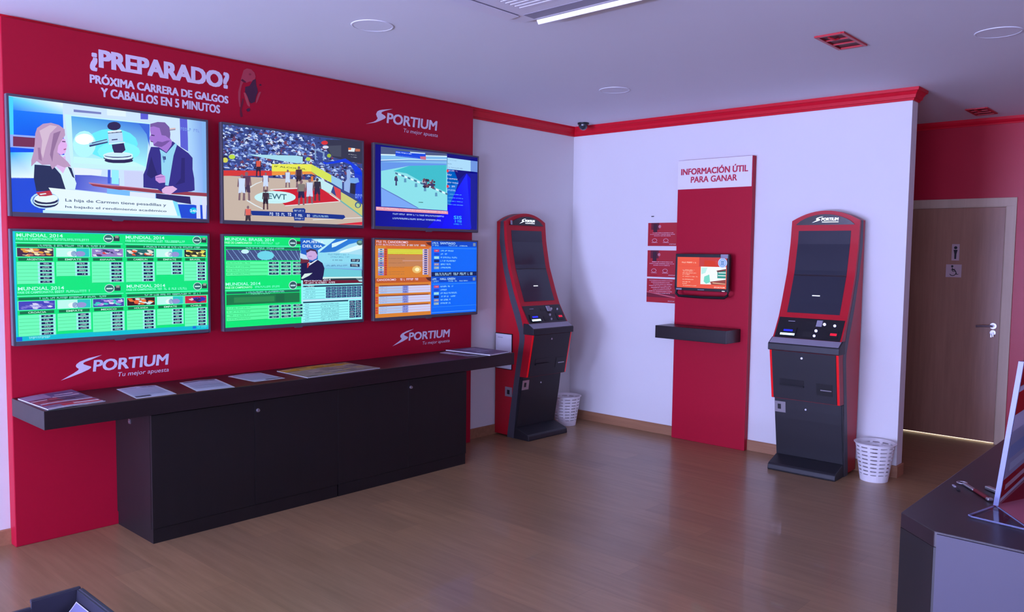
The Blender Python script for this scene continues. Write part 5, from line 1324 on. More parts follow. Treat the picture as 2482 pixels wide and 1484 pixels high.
def columns(n, cols, rows, u0=0.06, u1=0.94, v0=0.05, v1=0.95):
    out = []
    for c in range(n):
        a = u0+(u1-u0)*c/n
        b = a+(u1-u0)/n*0.9
        for r in range(rows):
            y = v0+(v1-v0)*r/rows
            out.append((rnd.choice(cols), a, y, b, y+(v1-v0)/rows*(0.5+0.35*rnd.random())))
    return out


pr = [((120, 96, 128), 0, 0, 1, 1), ((150, 132, 160), 0.0, 0.0, 0.45, 0.30), ((96, 90, 128), 0.45, 0.05, 1.0, 0.30), ((150, 70, 84), 0.02, 0.34, 0.5, 0.62), ((96, 84, 110), 0.5, 0.32, 0.98, 0.60),
      ((190, 40, 62), 0.30, 0.80, 0.98, 0.93), ((160, 50, 70), 0.04, 0.70, 0.98, 0.78), ((225, 215, 225), 0.06, 0.64, 0.98, 0.67), ((40, 34, 60), 0.25, 0.50, 0.75, 0.54), ((225, 215, 225), 0.02, 0.40, 0.30, 0.43),
      ((40, 34, 60), 0.10, 0.36, 0.35, 0.39), ((230, 215, 222), 0.52, 0.82, 0.98, 0.87), ((225, 215, 225), 0.45, 0.30, 0.95, 0.33), ((220, 205, 215), 0.02, 0.95, 0.98, 0.985), ((60, 56, 100), 0.60, 0.44, 0.95, 0.48), ((205, 190, 205), 0.55, 0.18, 0.90, 0.22)]
t = sheet('newspaper', ((-4.795, -0.105), (-4.520, -0.055), (-4.497, -0.462), (-4.783, -0.512)), lambda u, v: 0.012*u*(1-v)*(1-v)+0.002*math.sin(5*u), 0.004, pr)
tag(t, 'red and grey folded newspaper on the left end of the shelf', 'newspaper')
wp = [((186, 186, 212), 0.03, 0.03, 0.97, 0.97), ((70, 70, 92), 0.55, 0.06, 0.93, 0.12), ((120, 120, 150), 0.08, 0.08, 0.45, 0.12)]
for r in range(14):
    wp.append(((150, 150, 178), 0.08, 0.18+r*0.045, 0.92, 0.195+r*0.045))
for nm, cs, lab, ex in (('a', ((-4.314, -0.137), (-4.100, -0.150), (-4.140, -0.500), (-4.355, -0.500)), 'white printed sheet next to the newspaper, leftmost of the three sheets', [((60, 60, 84), 0.04, 0.82, 0.42, 0.92)]),
                        ('b', ((-3.964, -0.163), (-3.741, -0.172), (-3.806, -0.516), (-4.025, -0.500)), 'white sheet with a dark heading, middle of the three sheets on the shelf', [((70, 70, 96), 0.06, 0.05, 0.92, 0.12), ((130, 130, 160), 0.05, 0.5, 0.95, 0.52)]),
                        ('c', ((-3.642, -0.132), (-3.418, -0.125), (-3.424, -0.428), (-3.630, -0.428)), 'white sheet beside the yellow newspaper, rightmost of the three sheets', [((56, 56, 80), 0.45, 0.86, 0.95, 0.93), ((150, 150, 190), 0.1, 0.05, 0.9, 0.10)])):
    t = sheet('printed_sheet', cs, lambda u, v: 0.004*(1-v)*(1-abs(2*u-1)), 0.0006, wp+ex)
    tag(t, lab, 'paper', 'printed sheets on the long shelf')
yp = [((168, 150, 140), 0, 0, 1, 1), ((196, 150, 44), 0.0, 0.02, 0.97, 0.30), ((150, 132, 124), 0.0, 0.36, 1, 0.98)]
for r in range(9):
    for c in range(5):
        if rnd.random() < 0.75:
            yp.append((rnd.choice([(90, 76, 84), (196, 182, 172), (206, 170, 70), (110, 96, 104)]), 0.03+c*0.195, 0.08+r*0.10, 0.03+c*0.195+0.09+0.09*rnd.random(), 0.11+r*0.10))
t = sheet('newspaper', ((-3.310, -0.149), (-2.745, -0.112), (-2.735, -0.488), (-3.320, -0.516)), lambda u, v: 0.004*math.sin(3.1*u)*(1-v), 0.003, yp)
tag(t, 'open yellow newspaper lying in the middle of the shelf', 'newspaper')
mp_ = [((112, 104, 128), 0, 0, 1, 1), ((150, 146, 172), 0.30, 0.10, 0.75, 0.60)]
for r in range(16):
    mp_.append((rnd.choice([(176, 170, 190), (60, 52, 84), (150, 60, 90), (90, 84, 112), (200, 190, 205)]), 0.05+rnd.random()*0.6, 0.04+r*0.055, 0.35+rnd.random()*0.6, 0.065+r*0.055))
t = sheet('newspaper', ((-1.790, -0.120), (-1.450, -0.110), (-1.462, -0.500), (-1.720, -0.540)), lambda u, v: 0.006*(1-u)*(1-v)+0.001, 0.008, mp_)
tag(t, 'thick grey newspaper pile on the right end of the shelf', 'newspaper')
t = sheet('leaflet', ((-1.880, -0.150), (-1.800, -0.125), (-1.782, -0.470), (-1.860, -0.440)), lambda u, v: 0.002*v, 0.001, [((180, 168, 190), 0.05, 0.02, 0.95, 0.3), ((140, 40, 80), 0.1, 0.32, 0.9, 0.4), ((120, 100, 124), 0.05, 0.45, 0.95, 0.95)])
tag(t, 'loose pink and grey leaflet beside the newspaper pile on the right end', 'paper')


# ------------------------------------------------------------------ betting kiosks
def interp(z, tab):
    for (za, da), (zb, db) in zip(tab, tab[1:]):
        if z <= zb:
            return da+(db-da)*(z-za)/(zb-za) if zb > za else db
    return tab[-1][1]


T_BACK = [(0, .220), (.02, .220), (.47, .290), (.74, .335), (.85, .352), (.90, .350), (1.03, .300), (1.2, .228), (1.435, .154), (1.685, .100), (1.853, .076+.034), (2.0, .108)]
T_FRONT = [(0, .298), (.02, .298), (.477, .349), (.745, .393), (.86, .412), (.91, .408), (1.063, .358), (1.248, .277), (1.465, .203), (1.685, .160), (1.853, .147), (2.0, .147)]
FACE = [(0, .305), (.1, .316), (.41, .370), (.535, .385), (.536, .435), (.90, .500), (.955, .490), (.996, .447), (1.14, .360), (1.248, .315), (1.465, .235), (1.685, .190), (1.853, .173), (2.0, .173)]
OY = 0.28      # the thing's origin sits under the middle of the body


def arch(x, hw, z1, rise):
    return z1+rise*(1-(x/hw)**2)


def slab(g, dback, dfront, za, zb, hw, arched=False, n=14, x0=None, x1=None, step=0.04):
    """solid between two depth curves; depth grows towards the viewer (local -y)"""
    x0 = -hw if x0 is None else x0
    x1 = hw if x1 is None else x1
    m = max(2, int((zb-za)/step)+1)
    zs = [za+(zb-za)*i/m for i in range(m+1)]
    for ta in (T_BACK, T_FRONT, FACE):
        pass
    xs = [x0+(x1-x0)*i/n for i in range(n+1)] if arched else [x0, x1]
    rows = [[(x, z) for x in xs] for z in zs]
    if arched:
        rows.append([(x, arch(x, hw, zb, 0.074)+1e-5) for x in xs])
    k = len(xs)
    R = len(rows)
    vs = [(x, OY-dback(z), z) for r in rows for x, z in r]+[(x, OY-dfront(z), z) for r in rows for x, z in r]
    q = k*R
    fs = []
    for j in range(R-1):
        for i in range(k-1):
            a, b, c, d = j*k+i, j*k+i+1, (j+1)*k+i+1, (j+1)*k+i
            fs += [(a, d, c, b), (q+a, q+b, q+c, q+d)]
        a, d = j*k, (j+1)*k
        fs += [(a, q+a, q+d, d)]
        a, d = j*k+k-1, (j+1)*k+k-1
        fs += [(a, d, q+d, q+a)]
    for i in range(k-1):
        a, b = i, i+1
        fs += [(a, b, q+b, q+a)]
        a, b = (R-1)*k+i, (R-1)*k+i+1
        fs += [(a, q+a, q+b, b)]
    g.add(vs, fs)
    return g


def on_face(x0, x1, z0, z1, lift=0.0, thick=0.004, n=10, taper=None):
    """thin plate following the front face"""
    g = MB()
    zs = [z0+(z1-z0)*i/n for i in range(n+1)]
    vs = []
    for dz in (thick, -0.001):
        for z in zs:
            e = (taper or (lambda q: 0))(z)
            for x in (x0+e, x1-e):
                vs.append((x, OY-interp(z, FACE)-lift-dz, z))
    q = 2*(n+1)
    fs = []
    for j in range(n):
        a = 2*j
        fs += [(a, a+1, a+3, a+2), (q+a, q+a+2, q+a+3, q+a+1), (a, a+2, q+a+2, q+a), (a+1, q+a+1, q+a+3, a+3)]
    fs += [(0, q, q+1, 1), (2*n, 2*n+1, q+2*n+1, q+2*n)]
    return g.add(vs, fs)


def face_disc(g, x, z, r, h=0.006):
    return g.cyl((x, OY-interp(z, FACE)-0.003, z), r, -h, 1, 16)


def make_kiosk():
    t = thing('betting_kiosk', '', 'kiosk', (0, 0, 0), 0, 'betting terminals')
    cb, tf, fc = (lambda z: 0.066), (lambda z: interp(z, T_BACK)), (lambda z: interp(z, T_FRONT))
    ff = lambda z: interp(z, FACE)
    g = slab(MB(), cb, tf, 0.015, 1.853, 0.25, True)
    g.build('body', M['kred'], t, smooth=True)
    g = slab(MB(), tf, fc, 0.0, 1.853, 0.2515, True)
    g.build('trim_band', M['ktrim'], t, smooth=True)
    g = slab(MB(), fc, ff, 0.538, 0.905, 0.25)
    sh_ = g.build('side_shell', M['kred'], t, smooth=True)
    g = slab(MB(), fc, ff, 0.905, 1.853, 0.25, True)
    fr = g.build('front_shell', M['kred'], t, smooth=True)
    g = slab(MB(), fc, ff, 0.012, 0.532, 0.249)
    g.build('lower_shell', M['kdark'], t)
    # header arch with the lit logo
    g = MB()
    pts = [(-0.215, 1.822), (0.215, 1.822)]+[(0.215-0.43*i/14, 1.824+0.076*(1-((0.215-0.43*i/14)/0.215)**2)**0.8) for i in range(15)]
    g.prism(pts, 1, OY-0.176, OY-0.183)
    hp = g.build('header_panel', M['blackgloss'], t)
    g = MB()
    sw = [((x+4.569)/0.216, (z-0.866)/0.122) for x, z in SW]
    yy = OY-0.1845
    g.add([(-0.095+x*0.085, yy, 1.838+z*0.046) for x, z in sw], [tuple(range(len(sw)))])
    text_on(g, 'PORTIUM', (-0.025, yy, 1.852), UX, UZ, 0.125, 0.022, None, 0.0, 0.1, 1.0, 0, 0.10)
    g.box(-0.020, 0.10, yy, yy+0.0005, 1.840, 1.845)
    g.build('lit_logo', M['whiteglow'], hp)
    # screens
    on_face(-0.192, 0.192, 1.452, 1.778, 0.0, 0.003).build('upper_screen', M['kscreen'], t)
    lw = on_face(-0.192, 0.192, 1.172, 1.444, 0.0, 0.003).build('lower_screen', M['kscreen'], t)
    on_face(-0.192, 0.192, 1.4445, 1.4515, 0.0, 0.005).build('screen_divider', M['kblack'], t)
    on_face(-0.028, 0.028, 1.298, 1.304, 0.003, 0.0006, 2).build('lit_mark', M['whiteglow'], lw)
    # button panel
    bp = on_face(-0.238, 0.238, 0.992, 1.136, 0.0, 0.004).build('button_panel', M['kblack'], t)
    on_face(-0.204, -0.085, 1.008, 1.066, 0.004, 0.010, 4).build('note_slot', M['black'], bp)
    on_face(-0.198, -0.091, 1.013, 1.027, 0.014, 0.0012, 2).build('slot_lamp', M['cyanglow'], bp)
    on_face(-0.178, -0.112, 1.040, 1.052, 0.014, 0.0012, 2).build('slot_arrow', M['blueglow'], bp)
    on_face(0.048, 0.088, 1.085, 1.128, 0.004, 0.012, 3).build('card_reader', M['greyplastic'], bp)
    on_face(-0.035, 0.035, 1.092, 1.112, 0.004, 0.002, 2).build('display', M['lockdark'], bp)
    on_face(-0.035, 0.030, 1.008, 1.045, 0.004, 0.003, 2).build('keypad', M['lockdark'], bp)
    for x, z, r in ((0.056, 1.055, 0.011), (0.052, 1.020, 0.010), (0.104, 1.103, 0.011), (0.178, 1.098, 0.010)):
        face_disc(MB(), x, z, r, 0.008).build('button', M['silver'], bp, smooth=True)
    on_face(0.135, 0.215, 1.012, 1.062, 0.004, 0.004, 3).build('ticket_reader', M['black'], bp)
    on_face(0.160, 0.206, 1.030, 1.046, 0.008, 0.001, 2).build('reader_lamp', M['redglow'], bp)
    on_face(-0.165, -0.115, 1.108, 1.113, 0.004, 0.001, 2).build('panel_mark', M['greyplastic'], bp)
    # console ledge
    prof = [(OY-0.400, 0.902), (OY-0.516, 0.902), (OY-0.518, 0.908), (OY-0.518, 0.948), (OY-0.512, 0.955), (OY-0.448, 0.993), (OY-0.400, 0.993)]
    MB().prism(prof, 0, -0.258, 0.258).build('console_ledge', M['kdark'], t, bevel=0.003)
    MB().prism([(OY-0.5125, 0.9558), (OY-0.452, 0.9912), (OY-0.4525, 0.9922), (OY-0.5128, 0.9568)], 0, -0.250, 0.250).build('ledge_top', M['greyplastic'], t)
    # drawer door under the ledge, tapering to the bottom, with red side strips
    tp = lambda z: 0.024*(0.90-z)/0.36
    dr = on_face(-0.232, 0.232, 0.541, 0.899, 0.0, 0.008, 6, lambda z: 0.0).build('upper_door', M['kdark'], t)
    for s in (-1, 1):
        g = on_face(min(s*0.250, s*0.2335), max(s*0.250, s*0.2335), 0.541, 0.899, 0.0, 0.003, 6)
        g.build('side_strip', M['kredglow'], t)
    on_face(-0.177, 0.000, 0.640, 0.692, 0.008, 0.002, 3).build('ticket_tray', M['kblack'], dr)
    g = on_face(-0.177, 0.000, 0.640, 0.650, 0.009, 0.012, 2)
    g.build('tray_lip', M['kblack'], dr)
    on_face(0.091, 0.203, 0.598, 0.684, 0.008, 0.003, 3).build('payout_cup', M['black'], dr)
    on_face(0.120, 0.198, 0.634, 0.641, 0.011, 0.003, 2).build('cup_lip', M['silver'], dr)
    face_disc(MB(), -0.009, 0.857, 0.008, 0.009).build('keyhole', M['silver'], dr)
    # lower door with square lock plate
    ld = on_face(-0.245, 0.245, 0.095, 0.530, 0.0, 0.005, 6).build('lower_door', M['kdark'], t)
    on_face(-0.243, -0.163, 0.424, 0.506, 0.005, 0.004, 2).build('lock_plate', M['silver'], ld)
    on_face(-0.222, -0.198, 0.448, 0.486, 0.009, 0.002, 2).build('lock_recess', M['lockdark'], ld)
    face_disc(MB(), -0.011, 0.468, 0.007, 0.008).build('keyhole', M['silver'], ld)
    # square lock plate on the left cheek
    g = MB().box(-0.2535, -0.2495, OY-0.272, OY-0.190, 0.352, 0.434)
    lp = g.build('side_lock', M['silver'], t)
    MB().box(-0.2550, -0.2535, OY-0.245, OY-0.215, 0.372, 0.410).build('lock_recess', M['lockdark'], lp)
    # foot plate
    prof = [(OY-0.225, 0), (OY-0.472, 0), (OY-0.474, 0.012), (OY-0.470, 0.040), (OY-0.455, 0.052), (OY-0.330, 0.092), (OY-0.305, 0.095), (OY-0.305, 0.02), (OY-0.225, 0.02)]
    MB().prism(prof, 0, -0.249, 0.249).build('foot_plate', M['kdark'], t, bevel=0.004)
    return t


def dup(root, label):
    r = root.copy()
    C.objects.link(r)
    r['label'] = label
    for ch in list(root.children):
        c = ch.copy()
        C.objects.link(c)
        c.parent = r
        for g_ in ch.children:
            e = g_.copy()
            C.objects.link(e)
            e.parent = c
    return r


k1 = make_kiosk()
k2 = dup(k1, 'red betting kiosk beside the red column, standing on the right near the passage')
k1['label'] = 'red betting kiosk in the corner, between the shelf end and the white bin'
for k, x, y, a in ((k1, -0.8083, 0.0881, -0.0297), (k2, 0.030, -2.4404, -1.552)):
    k.rotation_euler = (0, 0, a)
    k.location = (x+OY*math.sin(a), y-OY*math.cos(a), 0)
hl = on_face(-0.205, -0.185, 1.826, 1.862, 0.012, 0.002, 2).build('header_glint', M['greyplastic'], k1)  # pale plate standing in for a small bluish glint on the header
# notice on the cheek of the corner kiosk
n_ = thing('notice_holder', 'white notice in a dark frame on the side of the corner kiosk', 'notice', (-1.0725, -0.078, 0.74), -0.0297)
MB().box(-0.0025, 0.0035, -0.100, 0.100, -0.155, 0.155).build('holder', M['kblack'], n_)
MB().box(-0.0035, -0.0025, -0.095, 0.095, -0.148, 0.148).build('notice_sheet', M['paper'], n_)
MB().box(-0.0040, -0.0035, 0.01, 0.070, 0.115, 0.120).build('print', M['greyplastic'], n_)

# ------------------------------------------------------------------ information column on the right wall (local x runs to the right)
ic = thing('information_column', 'tall red information column with a white header sign', 'column', (0, -1.479, 0), -PI/2)
MB().box(-0.340, 0.340, -0.059, -0.002, 0, 2.383).build('column_panel', M['panel'], ic, bevel=0.003)
hd_ = MB().box(-0.340, 0.333, -0.0635, -0.059, 2.139, 2.381).build('header_sign', M['white'], ic)
g = MB()
text_on(g, 'INFORMACIÓN ÚTIL', (-0.309, -0.0645, 2.258), UX, UZ, 0.610, 0.066, None, 0.0, 0.02, 1.0, 0, 0.08)
text_on(g, 'PARA GANAR', (-0.214, -0.0645, 2.190), UX, UZ, 0.422, 0.052, None, 0.0, 0.02, 1.0, 0, 0.08)
g.build('header_lettering', M['redsign'], hd_)

# small shelf on the column
sm = MB().box(-0.3275, 0.3275, -0.300, -0.0595, 0.886, 0.991).build('ledge_shelf', M['wenge'], bevel=0.002)
sm.location = (0, -1.4295, 0)
sm.rotation_euler = (0, 0, -PI/2)
tag(sm, 'short thick dark shelf fixed to the red information column', 'shelf')

# monitor
mo = thing('monitor', 'small black monitor with a red picture on the red column', 'monitor', (0, -1.445, 1.25), -PI/2)
f = MB()
f.box(-0.245, 0.245, -0.165, -0.135, 0.318, 0.345)
f.box(-0.245, 0.245, -0.165, -0.135, 0.040, 0.064)
f.box(-0.245, -0.228, -0.165, -0.135, 0.064, 0.318)
f.box(0.226, 0.245, -0.165, -0.135, 0.064, 0.318)
f.build('bezel', M['black'], mo, bevel=0.003)
MB().box(-0.228, 0.226, -0.1605, -0.13, 0.064, 0.318).box(-0.20, 0.20, -0.13, -0.10, 0.06, 0.30).build('back_shell', M['black'], mo)
MB().tube([(-0.236, -0.15, 0.045), (-0.236, -0.158, 0.012), (-0.21, -0.16, -0.008), (0.0, -0.16, -0.012), (0.21, -0.16, -0.008), (0.238, -0.158, 0.012), (0.238, -0.15, 0.045)], 0.011, 8).build('stand_bar', M['black'], mo, smooth=True)
MB().box(-0.06, 0.06, -0.10, -0.0595, 0.12, 0.24).build('wall_bracket', M['tvback'], mo)
ops = [rr(0, (238, 88, 58), 0, 0, 1, 1), rr(1, (200, 60, 56), 0.45, 0, 1, 0.30), rr(1, (215, 70, 58), 0.55, 0.1, 1, 0.35), gl(2, (255, 225, 205), 0.09, 0.155, 0.40, 0.195), rr(1.5, (222, 78, 56), 0.02, 0.29, 0.45, 0.30), rr(2, (245, 250, 250), 0.485, 0.30, 0.985, 0.87), rr(3, (40, 150, 140), 0.82, 0.42, 0.985, 0.66), rr(4, (225, 240, 240), 0.84, 0.47, 0.985, 0.50), rr(4, (225, 240, 240), 0.83, 0.56, 0.985, 0.59),
       ['P', 3, (120, 220, 200), [0.56, 0.62, 0.66, 0.55, 0.68, 0.80, 0.60, 0.85, 0.55, 0.78]], ['P', 3, (150, 70, 60), [0.68, 0.78, 0.985, 0.70, 0.985, 0.87, 0.70, 0.87]], ['P', 4, (240, 200, 160), [0.72, 0.80, 0.98, 0.83, 0.98, 0.85, 0.74, 0.83]], ['P', 4, (110, 60, 60), [0.80, 0.42, 0.985, 0.36, 0.985, 0.42, 0.82, 0.47]], ['P', 3, (190, 240, 235), [0.50, 0.34, 0.62, 0.33, 0.58, 0.50, 0.50, 0.55]],
       tx(2, (255, 235, 220), 0.76, 0.935, 0.97, 0.975, 'SPORTIUM')]
for v, w in ((0.41, 0.24), (0.45, 0.22), (0.51, 0.28), (0.56, 0.14), (0.625, 0.31), (0.72, 0.23), (0.80, 0.17), (0.86, 0.10), (0.92, 0.29)):
    ops.append(gl(2, (255, 225, 205), 0.115, v, 0.115+w, v+0.024))
picture('screen_picture', ops, -0.228, 0.226, 0.064, 0.318, -0.161, mo, 5)
g = MB().disc((0.190, -0.1665, 0.275), 0.040, 1, 24, lin((225, 235, 240))).disc((0.190, -0.1669, 0.275), 0.032, 1, 24, lin((120, 190, 205))).disc((0.190, -0.1673, 0.275), 0.027, 1, 24, lin((215, 232, 238)))
for k in range(3):
    g.add([(0.175+0.0, -0.1677, 0.258+k*0.013), (0.205, -0.1677, 0.258+k*0.013), (0.205, -0.1677, 0.265+k*0.013), (0.175, -0.1677, 0.265+k*0.013)], [(0, 1, 2, 3)], lin((60, 140, 160)))
g.build('round_sticker', M['print'], mo)
MB().box(0.172, 0.236, -0.1665, -0.1650, 0.312, 0.344).build('grey_sticker', M['greyplastic'], mo)
MB().box(-0.232, -0.180, -0.1658, -0.165, 0.044, 0.056).build('small_sticker', M['greyplastic'], mo)
MB().box(-0.03, 0.03, -0.1658, -0.165, 0.048, 0.053).build('badge', M['greyplastic'], mo)
MB().box(0.190, 0.215, -0.1658, -0.165, 0.044, 0.048).build('power_light', M['whiteglow'], mo)

# posters left of the column
for i, (z0, z1, lab) in enumerate(((1.660, 1.863, 'red poster on the white wall, topmost of the three beside the column'), (1.388, 1.622, 'red poster on the white wall, middle of the three beside the column'),
                                   (1.163, 1.372, 'red poster full of text lines, lowest of the three beside the column'))):
    w, h = 0.150, z1-z0
    po = thing('poster', lab, 'poster', (0, -0.966, z0), -PI/2, 'red posters beside the column')
    MB().box(-w, w, -0.004, -0.0005, 0, h).build('poster_sheet', mat('poster red %d' % i, (178, 34, 46), 0.35), po)
    g = MB()

    def q(col, x0, x1, v0, v1, L=0):
        g.add([(x0, -0.0044-L*0.0002, h*(1-v1)), (x1, -0.0044-L*0.0002, h*(1-v1)), (x1, -0.0044-L*0.0002, h*(1-v0)), (x0, -0.0044-L*0.0002, h*(1-v0))], [(0, 1, 2, 3)], lin(col))
    LT = (226, 178, 186)
    if i < 2:
        q((104, 24, 44), -0.118, -0.035, 0.0, 0.30)
        q((60, 20, 40), -0.095, -0.055, 0.05, 0.40, 1)
        g.disc((-0.030, -0.0048, h*0.84), 0.014, 1, 14, lin((196, 120, 132)))
        for k, (a, b) in enumerate(((-0.10, 0.105), (-0.125, 0.120), (-0.085, 0.075))):
            x = a
            while x < b:
                q(LT, x, x+0.006+0.006*rnd.random(), 0.42+k*0.065, 0.445+k*0.065, 2)
                x += 0.014
        for cx in (-0.08, 0.035):
            g.add([(cx+0.022*math.cos(t_*PI/6), -0.0052, h*0.24+0.014*math.sin(t_*PI/6)) for t_ in range(12)]+[(cx+0.026*math.cos(t_*PI/6), -0.0052, h*0.24+0.017*math.sin(t_*PI/6)) for t_ in range(12)],
                  [(t_, (t_+1) % 12, 12+(t_+1) % 12, 12+t_) for t_ in range(12)], lin(LT))
            q(LT, cx-0.03, cx+0.03, 0.84, 0.855, 3)
    else:
        q((120, 22, 44), -0.15, 0.15, 0.60, 0.78)
        g.add([(-0.15, -0.0049, h*0.42), (0.15, -0.0049, h*0.20), (0.15, -0.0049, h*0.26), (-0.15, -0.0049, h*0.46)], [(0, 1, 2, 3)], lin((205, 90, 100)))
        for k in range(8):
            a, b = -0.125+0.02*(k % 3), 0.105-0.015*(k % 2)
            x = a
            while x < b:
                q(LT, x, x+0.007+0.006*rnd.random(), 0.06+k*0.075, 0.085+k*0.075, 2)
                x += 0.014
    text_on(g, 'SPORTIUM', (0.070, -0.0056, h*0.06), UX, UZ, 0.065, 0.008, lin((236, 200, 206)), 0.01, 0.1)
    g.build('print', M['print'], po)
tk = MB().box(-0.004, -0.0005, -0.872, -0.846, 1.917, 1.924).build('wall_tack', M['lockdark'])
tag(tk, 'tiny dark tack on the white wall above the posters', 'tack')


# ------------------------------------------------------------------ white slotted waste bins
def make_bin():
    t = thing('waste_bin', '', 'bin', (0, 0, 0), 0, 'white slotted bins')
    rb, rt_, h, th = 0.092, 0.133, 0.272, 0.0025

    def rad(z):
        return rb+(rt_-rb)*z/h
    g = MB()
    g.lathe([(1e-4, 0.004), (rb-0.004, 0.004), (rb-0.004, 0), (rb, 0), (rad(0.050), 0.050), (rad(0.050)-th, 0.050), (rb-th, 0.007), (1e-4, 0.007)], (0, 0, 0), 2, 40)
    for k in range(7):
        z = 0.056+k*0.028
        g.lathe([(rad(z), z), (rad(z+0.019), z+0.019), (rad(z+0.019)-th, z+0.019), (rad(z)-th, z)], (0, 0, 0), 2, 40, True)
    for k in range(12):
        a0 = 2*PI*k/12
        for z in [0.048+i*0.028 for i in range(8)]:
            vs = []
            for a in (a0-0.075, a0+0.075):
                for r_off in (0, -th):
                    for zz in (z, z+0.014):
                        vs.append(((rad(zz)+r_off)*math.cos(a), (rad(zz)+r_off)*math.sin(a), zz))
            g.add(vs, [(0, 1, 5, 4), (2, 6, 7, 3), (0, 4, 6, 2), (1, 3, 7, 5), (0, 2, 3, 1), (4, 5, 7, 6)])
    g.build('basket', M['bin'], t)
    MB().lathe([(rad(0.252), 0.252), (rt_, h-0.004), (rt_+0.008, h-0.004), (rt_+0.009, h), (rt_-th, h+0.002), (rad(0.252)-th, 0.252)], (0, 0, 0), 2, 40, True).build('rim', M['bin'], t, smooth=True)
    return t


b1 = make_bin()
b2 = dup(b1, 'white slotted waste bin beside the right kiosk at the wall end')
b1['label'] = 'white slotted waste bin half hidden behind the corner kiosk'
b1.location = (-0.305, -0.160, 0)
b2.location = (-0.175, -2.875, 0)

# ------------------------------------------------------------------ ceiling fittings
cd = thing('security_camera', 'small dark dome camera on the ceiling near the corner', 'camera', (-0.19, -0.215, H), 0)
MB().lathe([(1e-4, 0), (0.052, 0), (0.052, -0.012), (0.047, -0.016), (1e-4, -0.016)], (0, 0, 0), 2, 28).build('camera_base', M['black'], cd, smooth=True)
MB().lathe([(0.044*math.cos(a), -0.016-0.050*math.sin(a)) for a in [i*PI/2/10 for i in range(11)]], (0, 0, 0), 2, 28).build('dome', M['domesmoke'], cd, smooth=True)


def make_spk():
    t = thing('ceiling_speaker', '', 'speaker', (0, 0, H), 0, 'round ceiling speakers')
    MB().lathe([(0.102, 0), (0.112, 0), (0.111, -0.003), (0.107, -0.0045), (0.102, -0.003)], (0, 0, 0), 2, 48, True).build('rim', M['ceil'], t, smooth=True)
    MB().lathe([(1e-4, -0.002), (0.1015, -0.002), (0.1015, 0), (1e-4, 0)], (0, 0, 0), 2, 48).build('grille', M['ceil'], t)
    return t


sp = make_spk()
s2_ = dup(sp, 'round flush ceiling speaker near the corner camera')
s3_ = dup(sp, 'round flush ceiling speaker at the right edge beyond the red vent')
sp['label'] = 'round flush ceiling speaker above the red screen panel'
sp.location = (-3.437, -1.310, H)
s2_.location = (-1.248, -1.310, H)
s3_.location = (-1.240, -3.745, H)


def make_vent():
    t = thing('air_vent', '', 'vent', (0, 0, H), 0, 'red ceiling vents')
    f = MB()
    for x0, x1, y0, y1 in ((-0.175, 0.175, 0.062, 0.080), (-0.175, 0.175, -0.080, -0.062), (-0.175, -0.155, -0.062, 0.062), (0.155, 0.175, -0.062, 0.062)):
        f.box(x0, x1, y0, y1, -0.010, 0)
    f.build('frame', M['ventred'], t, bevel=0.002)
    MB().box(-0.155, 0.155, -0.062, 0.062, -0.0015, 0).build('duct', M['ventdark'], t)
    for x in (-0.052, 0.052):
        MB().box(x-0.006, x+0.006, -0.062, 0.062, -0.009, -0.002).build('slat', M['ventred'], t)
    MB().tube([(-0.13, 0.02, -0.006), (-0.085, 0.0, -0.014), (-0.07, -0.01, -0.008)], 0.006, 6).build('lever', M['ventred'], t)
    return t


v1_ = make_vent()
v2_ = dup(v1_, 'red ceiling vent in the passage, close to the red back wall')
v1_['label'] = 'red ceiling vent with two slats in the middle of the room ceiling'
v1_.location = (-1.595, -3.063, H)
v2_.location = (1.29, -3.11, H)

ac = thing('air_conditioner', 'white square cassette air conditioner set in the ceiling', 'air conditioner', (-3.505, -2.455, H), 0)
hw = 0.475


def rsq(h_, r, n=6):
    out = []
    for cx, cy, a0 in ((h_-r, h_-r, 0), (-h_+r, h_-r, PI/2), (-h_+r, -h_+r, PI), (h_-r, -h_+r, 3*PI/2)):
        for i in range(n+1):
            a = a0+PI/2*i/n
            out.append((cx+r*math.cos(a), cy+r*math.sin(a)))
    return out


g = MB()
rings = [(rsq(hw, 0.05), 0.0), (rsq(hw, 0.05), -0.012), (rsq(hw-0.012, 0.045), -0.028), (rsq(hw-0.030, 0.035), -0.034), (rsq(0.270, 0.01), -0.034), (rsq(0.270, 0.01), -0.010)]
vs = [(x, y, z) for r, z in rings for x, y in r]
n_r = len(rings[0][0])
fs = [(k*n_r+i, k*n_r+(i+1) % n_r, (k+1)*n_r+(i+1) % n_r, (k+1)*n_r+i) for k in range(len(rings)-1) for i in range(n_r)]
g.add(vs, fs)
g.build('cover_frame', M['acwhite'], ac)
gr = MB().box(-0.268, 0.268, -0.268, 0.268, -0.014, -0.010).build('grille_back', M['acdark'], ac)
g = MB()
for k in range(17):
    x = -0.256+k*0.032
    g.box(x-0.009, x+0.009, -0.268, 0.268, -0.036, -0.028)
for k in range(5):
    y = -0.25+k*0.125
    g.box(-0.268, 0.268, y-0.003, y+0.003, -0.030, -0.015)
g.build('grille', M['acwhite'], ac)
